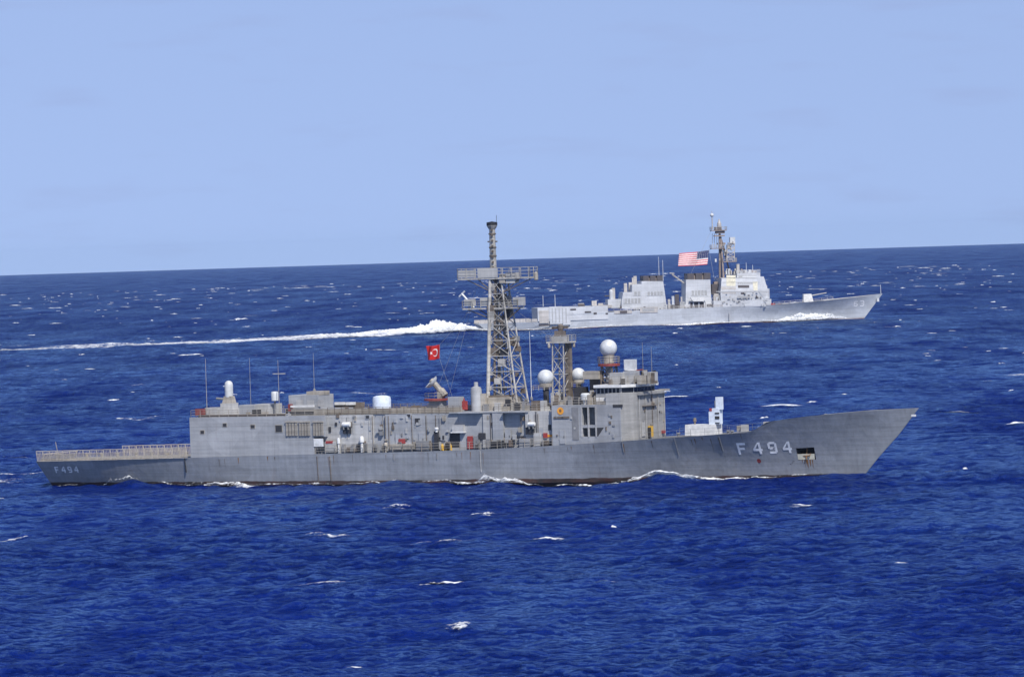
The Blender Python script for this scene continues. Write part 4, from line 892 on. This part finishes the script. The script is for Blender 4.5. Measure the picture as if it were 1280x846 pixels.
# flight deck nets
mb = MB()
for i in range(10):
    x = -7.6 + i * 2.25
    for sd in (-1, 1): mb.box(x, x + 2.1, sd * (HD.half(x, 3) + .05) - .03, sd * (HD.half(x, 3) + .05) + .03, 3.1, 4.25)
mb.build('safety_nets', 'fbeige', DE)
# after house (hangar)
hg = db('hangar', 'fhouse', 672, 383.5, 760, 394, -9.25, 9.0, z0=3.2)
db('hangar_bay', 'fbeige', 674, 388, 686, 404, -9.35, -9.2, par=hg); db('hangar_bay', 'fhouse', 687, 383, 703, 405, -9.42, -9.3, par=hg); db('hangar_bay', 'fhouse', 703.5, 384, 713, 406, -9.38, -9.25, par=hg)
db('hangar_sill', 'fdark', 674, 405.5, 688, 407.3, -9.5, -9.3, par=hg)
for k in range(5): db('hangar_rib', 'fgrill', 690 + k * 4.3, 385, 691 + k * 4.3, 403, -9.46, -9.4, par=hg)
for a, b, c, e in ((706, 386, 720, 388), (731, 389, 739, 391), (742, 390.5, 746, 393), (757, 391, 760, 393)): db('window', 'fdark', a, b, c, e, -9.33, -9.2, par=hg)
for a, b, c in ((723, 379, 730), (740, 376, 746), (748, 379, 754)): db('roof_gear', 'fbeige', a, b, c, 384, -3, -1)
db('roof_gear', 'fdark', 723, 380, 731, 383.8, -5, -4); db('deck_house_step', 'fbeige', 741, 381.5, 765, 385, -6, 4)
db('hull_gallery', 'fbeige', 768, 388, 790, 392, -9.42, -9.3); db('gallery_opening', 'fdark', 775, 388.5, 784, 391.5, -9.47, -9.4); db('hull_gallery', 'fbeige', 800, 384, 822, 391, -9.42, -9.3); db('gallery_opening', 'fgrill', 803, 385, 818, 389, -9.47, -9.4)
# close-in gun and after funnel casing
c_ = db('gun_base', 'fhouse', 760, 374, 780, 385, -4, 3)
x, z = dl(764, 368, 0); MB().lathe(x, 0, [(.8, z - 2.2), (.8, z + 1.2), (.5, z + 1.9), (.1, z + 2)], 12).build('gun_dome', 'fhouse', c_); MB().bar((x - .3, 0, z - .6), (x - 2.6, 0, z - .5), .25).build('gun_barrel', 'fdark', c_)
def casing(px0, px1, top, cap, steps, grilles, w=5.5):
    pts = steps; poly = [dl(a, b, -w) for a, b in pts]
    o = MB().prism(poly, -w, w).build('funnel_casing', 'fhouse', DE)
    for a, b, c, e in grilles:
        g = db('louvre', 'fgrill', a, b, c, e, -w - .06, -w + .02, par=o); n = max(2, int((c - a) / 4))
        for k in range(n + 1): 
            q = a + (c - a) * k / n; db('louvre_bar', 'fhouse', q - .5, b, q + .5, e, -w - .14, -w, par=g)
    cp = MB(); x0 = dl(cap[0], cap[1], -4)[0]; x1 = dl(cap[2], cap[1], -4)[0]; z0 = dl(cap[0], cap[3], -4)[1]; z1 = dl(cap[0], cap[1], -4)[1]
    for i in range(3):
        for sd in (-2.4, 2.4):
            a = x0 + (x1 - x0) * (i + .1) / 3; b = x0 + (x1 - x0) * (i + .9) / 3; cp.plan([(a, sd - 1.9), (b, sd - 1.9), (b, sd + 1.9), (a, sd + 1.9)], z0 - .2, z1)
    cp.build('exhaust_stack', 'fdark', o); MB().box(x0 + .3, x1 - .3, -3.5, 3.5, z0 - .3, z1 - .8).build('stack_shroud', 'fbrown', o)
    return o
c1 = casing(778, 833, 351, (803, 345, 829, 351), [(777, 386), (777, 377), (779, 365.5), (790, 365), (790, 356), (802, 355), (802, 351.5), (829, 351.5), (834, 387)],
       [(780, 373, 801, 379.5), (792, 364.5, 801, 370), (809, 364.5, 829, 369.5)])
c2 = casing(857, 889, 349, (858, 342, 889, 349), [(857, 387), (857.5, 349.5), (888, 349.5), (889, 372), (892, 387)], [(864, 363, 884, 369.5)])
for px, py0, py1 in ((767, 360, 375), (782, 354, 366), (794, 345, 356), (788, 353, 366), (792, 347, 357)):
    x, z0 = dl(px, py1, 0); z1 = dl(px, py0, 0)[1]; MB().box(x - .6, x + .6, -.5, .5, z0, z1).build('roof_vent', 'fbeige', DE)
for px, py0, py1 in ((679, 383, 369), (694, 383, 368), (829, 351, 325), (1101, 367, 356), (824, 351, 321), (933, 340, 328), (941, 340, 331)):
    x, z0 = dl(px, py0, 0); z1 = dl(px, py1, 0)[1]; MB().bar((x, 0, z0), (x, 0, z1), .14, 5, .08).build('whip_antenna', 'fhouse', DE)
# between the funnels: boats, davits
mid = db('midship_house', 'fhouse', 832, 380, 900, 391, -7.2, 7.0)
for a, b, c, e, mt in ((840, 370, 843, 386, 'fhouse'), (844, 368, 849, 385, 'fdark'), (850, 377, 856, 388, 'fgrill'), (838, 381, 848, 388, 'fdark'), (835, 374, 838, 386, 'fbeige'), (851, 371, 853, 380, 'fbeige')): db('deck_gear', mt, a, b, c, e, -8, -7.3)
db('boat_bay', 'fdark', 863, 377.5, 882, 386.5, -7.4, -7.2, par=mid)
for a in (866, 873, 880): db('davit', 'fhouse', a, 376, a + 1.5, 387, -7.7, -7.4, par=mid)
P = [dl(a, b, -8) for a, b in ((863, 372), (880, 371.5), (882, 374), (878, 376.5), (866, 376.7))]; MB().prism(P, -8.6, -6.6).build('boat', 'white', mid)
mb = MB(); mb.bar(D.P(840, 343, -2), D.P(857, 355.5, -2), .3, 6); mb.bar(D.P(837, 341.5, -2), D.P(843, 342, -2), .2, 5); mb.build('crane_boom', 'fbeige', DE)
db('deck_gear', 'fdark', 890, 355, 900, 368, -2, 1); db('deck_gear', 'fbrown', 893, 352, 899, 372, 0, 3); db('deck_gear', 'fbeige', 893, 367, 903, 386, -6, -2); db('deck_gear', 'fdark', 884, 380, 892, 382, -7.6, -7.2)
for k in range(7): db('deck_gear', ['fbeige', 'fhouse', 'fgrill'][k % 3], 892 + k * 3, 369 + (k % 2) * 2, 894.5 + k * 3, 376, -7.6, -7.2)
# bridge superstructure with chamfered panels
X0 = dl(900, 370, -7)[0]; X1 = dl(949, 350, -5)[0]; zt1 = dl(930, 346.5, -6)[1]; zb1 = 6.2
base = [(X0, -8.6), (X1 - 1, -8.6), (X1 + 3.4, -4.6), (X1 + 3.4, 4.6), (X1 - 1, 8.6), (X0, 8.6)]; zmid = dl(930, 364, -8)[1]
tp = [(X0 + .8, -7.6), (X1 - 1.6, -7.6), (X1 + 2.0, -4.0), (X1 + 2.0, 4.0), (X1 - 1.6, 7.6), (X0 + .8, 7.6)]
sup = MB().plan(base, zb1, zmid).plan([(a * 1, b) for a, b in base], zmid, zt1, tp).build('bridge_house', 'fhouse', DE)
lo = MB(); xq = dl(892, 380, -9.2)[0]; xe = dl(964.5, 380, -6)[0]; lo.plan([(xq, -9.2), (xe - 4, -8.9), (xe, -5.5), (xe, 5.5), (xe - 4, 8.9), (xq, 9.2)], 6.2, dl(930, 375, -9)[1]); lo.build('lower_house', 'fhouse', DE)
fwd = MB(); fwd.plan([(X1 - 2, -5.5), (xe - 1, -5.5), (xe - .3, -4), (xe - .3, 4), (xe - 1, 5.5), (X1 - 2, 5.5)], 9, dl(955, 361, -5)[1]); fwd.build('forward_house', 'fhouse', DE)
def slab(name, pxs, mat, y=-8.6):      # panel following the inclined side
    pts = []
    for px, py in pxs:
        yy = y
        for _ in range(4):
            z = dl(px, py, yy)[1]; yy = -8.6 if z < zmid else -8.6 + 1.0 * (z - zmid) / (zt1 - zmid)
        x, z = dl(px, py, yy - .06); pts.append((x, yy - .06, z))
    return MB().add(pts, [tuple(range(len(pts)))]).build(name, mat, sup)
slab('radar_panel', ((908, 344), (919.5, 344), (919.5, 357.5), (908, 357.5)), 'cream')
slab('side_patch', ((901, 358.5), (920, 358.5), (920, 367), (903, 367)), 'fbeige')
slab('window', ((922.5, 356.5), (936.5, 356.5), (936.5, 359.8), (922.5, 359.8)), 'fdark'); slab('window', ((926, 365.5), (932, 365.5), (932, 368), (926, 368)), 'fdark')
db('gallery_opening', 'fgrill', 922, 369.5, 938, 372.5, -9.35, -9.25); db('window', 'fgrill', 945, 371, 952, 375, -8.9, -8.5); db('window', 'fdark', 945, 371, 948, 373, -8.95, -8.8)
slab('radar_panel', ((941, 352), (947, 352), (947, 363), (942, 363)), 'cream')
pt_ = MB(); x0 = dl(921, 343, -5.5)[0]; x1 = dl(949, 343, -1)[0]; pt_.plan([(x0, -5.8), (x1 - 2, -5.8), (x1, -3.5), (x1, 3.5), (x1 - 2, 5.8), (x0, 5.8)], zt1 - .3, dl(935, 341, -5.8)[1]); ro = pt_.build('pilot_house', 'fhouse', DE)
db('signal_gallery', 'fgrill', 921, 348.5, 948, 350.5, -6.6, -6.2); db('signal_gallery', 'fgrill', 924, 345, 928, 349, -6.3, -5.7)
mb = MB(); zz = dl(935, 341, -5.8)[1]; mb.rail([(x0, -5.7, zz), (x1 - 2, -5.7, zz), (x1, -3.4, zz), (x1, 3.4, zz)], 1.1, 2, .08, 3); mb.build('roof_rail', 'fhouse', DE)
for a, b, c, e, mt in ((908, 336, 913, 344, 'white'), (921, 330, 924.5, 346, 'fbeige'), (936, 337, 938.5, 341, 'fhouse'), (925, 338, 934, 341, 'fhouse'), (953.5, 352, 956.5, 361, 'fhouse'), (951, 357, 959, 361, 'fbeige'), (939, 338, 946, 341, 'fbeige'), (930, 343, 934, 347, 'fgrill')): db('roof_gear', mt, a, b, c, e, -1.2, .4)
for px0, px1, py in ((901, 949, 347), (903, 949, 352.5), (895, 964, 364), (892, 964, 375.5), (922, 949, 344)): slab('deck_edge', ((px0, py), (px1 - 3, py), (px1 - 3, py + .9), (px0, py + .9)), 'fgrill')
for k in range(8): slab('window', ((922 + k * 2.4, 353.2), (923.8 + k * 2.4, 353.2), (923.8 + k * 2.4, 355), (922 + k * 2.4, 355)), 'fgrill')
for k in range(34):
    px = rng.uniform(893, 960); py = rng.uniform(361, 382); q = rng.uniform(.7, 2.4); db('wall_fitting', ['fbeige', 'fgrill', 'fhouse', 'fdark', 'fgrill'][k % 5], px, py, px + q, py + rng.uniform(.8, 2.6), -9.35, -9.15)
for k in range(40):
    px = rng.uniform(775, 890); py = rng.uniform(384, 389); q = rng.uniform(.8, 3); db('deck_gear', ['fbeige', 'fgrill', 'fhouse', 'fdark'][k % 4], px, py - rng.uniform(.5, 3), px + q, py + 2, -8.6, -8.2)
for k in range(22):
    px = rng.uniform(904, 946); q = rng.uniform(.8, 2.4); db('roof_gear', ['fbeige', 'fgrill', 'fhouse', 'fbrown'][k % 4], px, 340.5 - rng.uniform(.5, 5), px + q, 343, rng.uniform(-4, -1), 0)
# raked mast
mb = MB(); q0 = D.P(900.5, 356, -.2); q1 = D.P(899.5, 288, 0); mb.bar(q0, q1, .62, 8, .42); mb.bar(D.P(905, 356, -3), D.P(901, 296, -.2), .42, 6, .3); mb.bar(D.P(912, 340, 3), D.P(902, 300, .2), .35, 6, .28); m2 = mb.build('mast', 'fbrown', DE)
mb = MB(); mb.bar(D.P(903.8, 352, -1), D.P(903.4, 326, -1), .35, 6); mb.build('mast_pipe', 'radome', m2)
def dplat(px0, px1, py, y0, y1, t=.35, rail=True):
    x0 = dl(px0, py, y0)[0]; x1 = dl(px1, py, y0)[0]; z = dl((px0 + px1) / 2, py, y0)[1]; MB().box(x0, x1, y0, y1, z - t, z).build('mast_platform', 'fbrown', m2)
    if rail: MB().rail([(x0, y0, z), (x1, y0, z), (x1, y1, z), (x0, y1, z), (x0, y0, z)], 1.2, 1.8, .09, 2).build('guard_rail', 'fbeige', m2)
dplat(889.5, 908.5, 287.5, -2, 2); dplat(889.5, 906, 310, -2, 2); dplat(904, 921, 326.5, -2.4, 2.4); dplat(893, 906, 294, -1.2, 1.2, .5, False)
db('mast_box', 'fdark', 893.5, 284, 902, 287.5, -1, 1, par=m2); db('mast_box', 'fbrown', 895, 288, 906, 292, -1.3, 1.3, par=m2)
x, z = dl(899, 281, 0); MB().lathe(x, 0, [(.9, z - 1.5), (.8, z + .5), (.4, z + 1.4), (.2, z + 2.2)], 10).build('mast_dome', 'fbeige', m2)
x, z0 = dl(890.5, 287, 0); z1 = dl(890.5, 272, 0)[1]; MB().bar((x, 0, z0), (x, 0, z1), .22, 6).build('top_pole', 'fbeige', m2); MB().ball(x, 0, dl(890.5, 269, 0)[1], .75, 12).build('top_dome', 'radome', m2, smooth=True); MB().bar((x, 0, z1), (x, 0, dl(890, 264, 0)[1]), .1).build('top_pole', 'fbeige', m2)
for px in (890.5, 893, 896): MB().bar(D.P(px, 310, 1), D.P(px, 292, 1), .1, 4).build('antenna_rod', 'fbeige', m2)
b4 = [D.P(908, 327, -1.6), D.P(918, 327, -1.6), D.P(918, 327, 1.6), D.P(908, 327, 1.6)]; t4 = [D.P(910, 304, -1.4), D.P(918, 304, -1.4), D.P(918, 304, 1.4), D.P(910, 304, 1.4)]
lattice(b4, t4, 4, .2, .13, 'l', 'fbeige').build('lattice_tower', 'fbeige', m2)
db('mast_box', 'radome', 912.5, 296.5, 919, 306, -1.1, .8, par=m2); db('mast_box', 'fbeige', 909, 306, 914, 312, -1, .8, par=m2); db('mast_box', 'fbeige', 905, 312, 909, 318, -1, .8, par=m2)
for k in range(14):
    px = 896 + rng.rand() * 22; py = 300 + rng.rand() * 26; db('mast_box', ['fbrown', 'fbeige', 'fgrill', 'fdark'][k % 4], px, py, px + rng.uniform(1, 2.6), py + rng.uniform(1, 3), -1.8, -1.2, par=m2)
db('signal_lamp', 'radome', 893.7, 323.5, 895.8, 327.5, -.4, .3, par=m2)
mb = MB(); mb.bar(D.P(890, 310, 0), D.P(886.2, 313, 0), .05, 4).bar(D.P(886.2, 312, 0), D.P(893, 350, 0), .05, 4).bar(D.P(889, 288, 0), D.P(860, 350, 0), .04, 4); mb.build('halyard', 'fgrill', m2)
# foredeck gun
x0, z0 = dl(1004.5, 375, -1.6); x1 = dl(1017, 375, -1.6)[0]; z1 = dl(1010, 367.5, -1.6)[1]; zdk = HD.sheer(122) - .1
tr = MB().plan([(x0, -1.6), (x1, -1.5), (x1, 1.5), (x0, 1.6)], zdk, z1, [(x0 + .1, -1.4), (x1 - .7, -1.2), (x1 - .7, 1.2), (x0 + .1, 1.4)]).build('gun_turret', 'white', DE)
z = dl(1018, 369.5, 0)[1]; MB().bar((x1 - .8, 0, z), dl_ if False else (dl(1033, 366, 0)[0], 0, dl(1033, 366, 0)[1]), .22, 8, .16).build('gun_barrel', 'fbeige', tr)
db('deck_locker', 'red', 964, 379, 969, 383, -6, -5); db('deck_locker', 'red', 973, 380, 976, 382.5, -6, -5.4); db('deck_locker', 'fbeige', 978, 379, 986, 382.5, -6, -5); db('deck_locker', 'fhouse', 988, 378.5, 1000, 381, -4, -2)
mb = MB(); mb.rail([(x, -HD.half(x, HD.sheer(x)) + .2, HD.sheer(x) - .05) for x in (107, 116, 124, 131)], 1.1, 2.4, .06, 2); mb.build('deck_rail', 'fbeige', DE)
mb = MB(); mb.rail([(x, -9.2, HD.sheer(x) - .05) for x in (42, 55, 66)], 1.1, 2.4, .06, 2); mb.rail([(x, -9.2, HD.sheer(x) - .05) for x in (66, 78, 87)], 1.1, 2.0, .07, 3); mb.build('deck_rail', 'fbeige', DE)
db('hull_pipe', 'fgrill', 911.5, 391, 912.3, 405, -9.2, -9.0); db('anchor', 'fhouse', 1096, 372.5, 1099, 377, -1.2, -.6)

# ================================================================== FLAGS
def flag(name, ship, corners, y, nx, nz, fold, label, cat):
    """corners: fly-top, hoist-top, hoist-bottom, fly-bottom seen on plane y; returns grid positions in world space"""
    c = [ship.P(px, py, y) for px, py in corners]; G = np.zeros((nx + 1, nz + 1, 3)); th_ = .0
    for i in range(nx + 1):
        for j in range(nz + 1):
            s, t = i / nx, j / nz
            p = (c[0] * (1 - s) + c[1] * s) * (1 - t) + (c[3] * (1 - s) + c[2] * s) * t
            p = p + Vector((0, fold * (1 - s * .8) * math.sin(s * 9 + t * 2.2), .12 * fold * math.sin(s * 7 + 1)))
            G[i, j] = ship.O + ship.X * p.x + ship.Y * p.y + Vector((0, 0, p.z))
    return G
def flag_mesh(name, G, pick, mats, label):
    nx, nz = G.shape[0] - 1, G.shape[1] - 1; me = bpy.data.meshes.new(name)
    F = [(i * (nz + 1) + j, (i + 1) * (nz + 1) + j, (i + 1) * (nz + 1) + j + 1, i * (nz + 1) + j + 1) for i in range(nx) for j in range(nz)]
    org = Vector(G[nx, nz]); me.from_pydata([tuple(Vector(p) - org) for p in G.reshape(-1, 3)], [], F)
    for m in mats: me.materials.append(m)
    k = 0
    for i in range(nx):
        for j in range(nz): me.polygons[k].material_index = pick((i + .5) / nx, (j + .5) / nz); me.polygons[k].use_smooth = True; k += 1
    o = bpy.data.objects.new(name, me); COL.objects.link(o); o.location = org; sm = o.modifiers.new('cloth', 'SOLIDIFY'); sm.thickness = .02
    tag(o, label, 'flag'); return o
fred = plain('flag_red', (.46, .010, .010), .8); fwht = plain('flag_white', (.75, .72, .70), .8); fblue = plain('flag_blue', (.02, .03, .11), .8); fred2 = plain('flag_faded_red', (.60, .10, .11), .8)
def crescent(s, t):
    s, t = (1 - s) * 1.45, t            # hoist at s=1
    d1 = math.hypot(s - .5, t - .5); d2 = math.hypot(s - .56, t - .5); a = math.atan2(t - .5, s - .86); r = math.hypot(s - .86, t - .5)
    if d1 < .27 and d2 > .215: return 1
    k = (a / (2 * math.pi / 5)) % 1; lim = .055 + .085 * abs(2 * k - 1) ** 1.5
    return 1 if r < lim else 0
G = flag('national_flag', A, ((532.5, 433), (549.5, 431), (549.5, 448.5), (534, 450.5)), 0, 48, 34, .35, '', '')
flag_mesh('national_flag', G, crescent, [fred, fwht], 'small red flag with white crescent flying above the near frigate')
def stripes(s, t):
    if s > .6 and t < 7 / 13: 
        u, v = (s - .6) / .4 * 6, t / (7 / 13) * 5
        return 2 if math.hypot((u % 1) - .5, (v % 1) - .5) > .16 else 1
    return 0 if int(t * 13) % 2 == 0 else 1
G = flag('ensign', D, ((849, 317), (886.5, 313), (884, 331), (848, 333)), 0, 76, 52, .55, '', '')
flag_mesh('ensign', G, stripes, [fred2, fwht, fblue], 'large striped red and white flag with blue canton flying above the far destroyer')
# halyard of the near flag
mb = MB(); mb.bar(A.P(590, 384, 0), A.P(549.6, 431, 0), .02, 4).bar(A.P(549.6, 431, 0), A.P(549.8, 449, 0), .025, 4).bar(A.P(549.8, 449, 0), A.P(566, 498, 0), .02, 4); mb.build('halyard', 'steel', E_)

# ================================================================== WAKE of the far ship
def sea_pt(px, py):
    d = cf + cr * ((px - 640) / FPX) + cu * ((423 - py) / FPX); z = 0
    for _ in range(5): t = (z - CAM_H) / d.z; x, y = d.x * t, d.y * t; z = -(x * x + y * y) / (2 * RE)
    return x, y
def wake():
    acc = ([], [], [])
    s0 = D.W(-3, 0)
    ctrl = [(-40, 440.5), (0, 439), (70, 436), (140, 432.5), (220, 430), (300, 427.5), (380, 424), (460, 420.5), (540, 417), (600, 414.5)]
    P = np.array([sea_pt(*c) for c in ctrl]); P[-1] = (s0.x, s0.y)
    # smooth the track to a straight run from the stern
    n = 620; u = np.linspace(0, 1, n); k = np.linspace(0, 1, len(P)); 
    pts = np.stack([np.interp(u, k, P[:, 0]), np.interp(u, k, P[:, 1])], 1)
    fit = np.polyfit(pts[:, 0], pts[:, 1], 2); pts[:, 1] = np.polyval(fit, pts[:, 0])
    pts[:, 1] += (s0.y - pts[-1, 1]) * np.clip((u - .6) / .4, 0, 1)
    near = np.clip((u - .45) / .5, 0, 1); rt = np.exp(-((u - .93) / .055) ** 2)
    hgt = np.interp(u, [0, .3, .6, .72, .80, .86, .90, .93, .955, 1], [.5, .6, .8, 1.1, 1.6, 2.7, 3.7, 3.2, 2.5, 1.4])
    hgt = hgt * (1 + .10 * np.interp(np.arange(n), np.arange(0, n, 7), rng.randn(len(range(0, n, 7)))))
    for q in range(7):
        off = (q - 3) * (3.0 + 2.0 * (1 - u)); p2 = pts.copy(); p2[:, 1] += off + np.cumsum(rng.randn(n)) * .05
        gap = np.interp(np.arange(n), np.arange(0, n, 9), rng.rand(len(range(0, n, 9))))
        foam_ribbon(acc, p2, 7.0 + 0 * u, hgt * (1 - .22 * abs(q - 3)), np.clip(.50 + .26 * u ** 2 - .03 * abs(q - 3) + .26 * (gap - .5) * (1.15 - u), 0, .9), cols=9)
    for q in range(60):             # broken water beside the track
        i = rng.randint(0, n - 40); m = 24; p2 = pts[i:i + m].copy(); p2[:, 1] += rng.uniform(-14, 34); e = np.sin(np.linspace(0, math.pi, m))
        foam_ribbon(acc, p2, 2.5 * e + .2, .8 * e * rng.rand(), rng.uniform(.35, .55) * e, cols=6)
    tag(foam_object('wake', *acc, 'foam'), 'long white foaming wake trailing left behind the far destroyer', 'wake', kind='stuff')
    acc = ([], [], [])
    for a, b, h, w_, cv, off in ((96, 143, 1.0, 3.0, .62, 1.0), (100, 140, 2.0, 2.2, .64, .9), (108, 134, 2.6, 2.0, .64, .5), (56, 104, .7, 2.4, .64, .8), (20, 62, .5, 1.6, .60, .8), (-4, 40, .5, 2.0, .56, .8), (-8, 10, .7, 3, .6, 1)):
        n = int((b - a) / .5); xs = np.linspace(a, b, n); t = (xs - a) / (b - a); e = np.clip(4 * t * (1 - t), 0, 1) ** .6
        pts = [D.W(x, -(HD.half(x, 1.2) + off)).xy[:] for x in xs]
        foam_ribbon(acc, pts, w_ * (.4 + .6 * e), h * e * np.interp(np.arange(n), np.arange(0, n, 5), .7 + .6 * rng.rand(len(range(0, n, 5)))), cv * (.6 + .4 * e), cols=9)
    tag(foam_object('bow_wave', *acc, 'foam_fine'), 'white bow wave washing along the side of the far destroyer', 'foam', kind='stuff')
wake()

# ================================================================== sea air
def haze():
    me = bpy.data.meshes.new('haze'); b = MB().box(-26000, 26000, -3000, 26000, -56, 75); me.from_pydata(b.v, [], b.f)
    o = bpy.data.objects.new('haze', me); COL.objects.link(o); tag(o, kind='stuff')
    m = bpy.data.materials.new('haze_air'); m.use_nodes = True; n = m.node_tree; n.nodes.clear()
    ou = n.nodes.new('ShaderNodeOutputMaterial'); v = n.nodes.new('ShaderNodeVolumePrincipled'); v.inputs['Color'].default_value = (.52, .72, 1, 1); v.inputs['Density'].default_value = HAZE
    v.inputs['Anisotropy'].default_value = 0.0
    n.links.new(v.outputs[0], ou.inputs['Volume']); me.materials.append(m)
HAZE = 1.5e-5
haze()
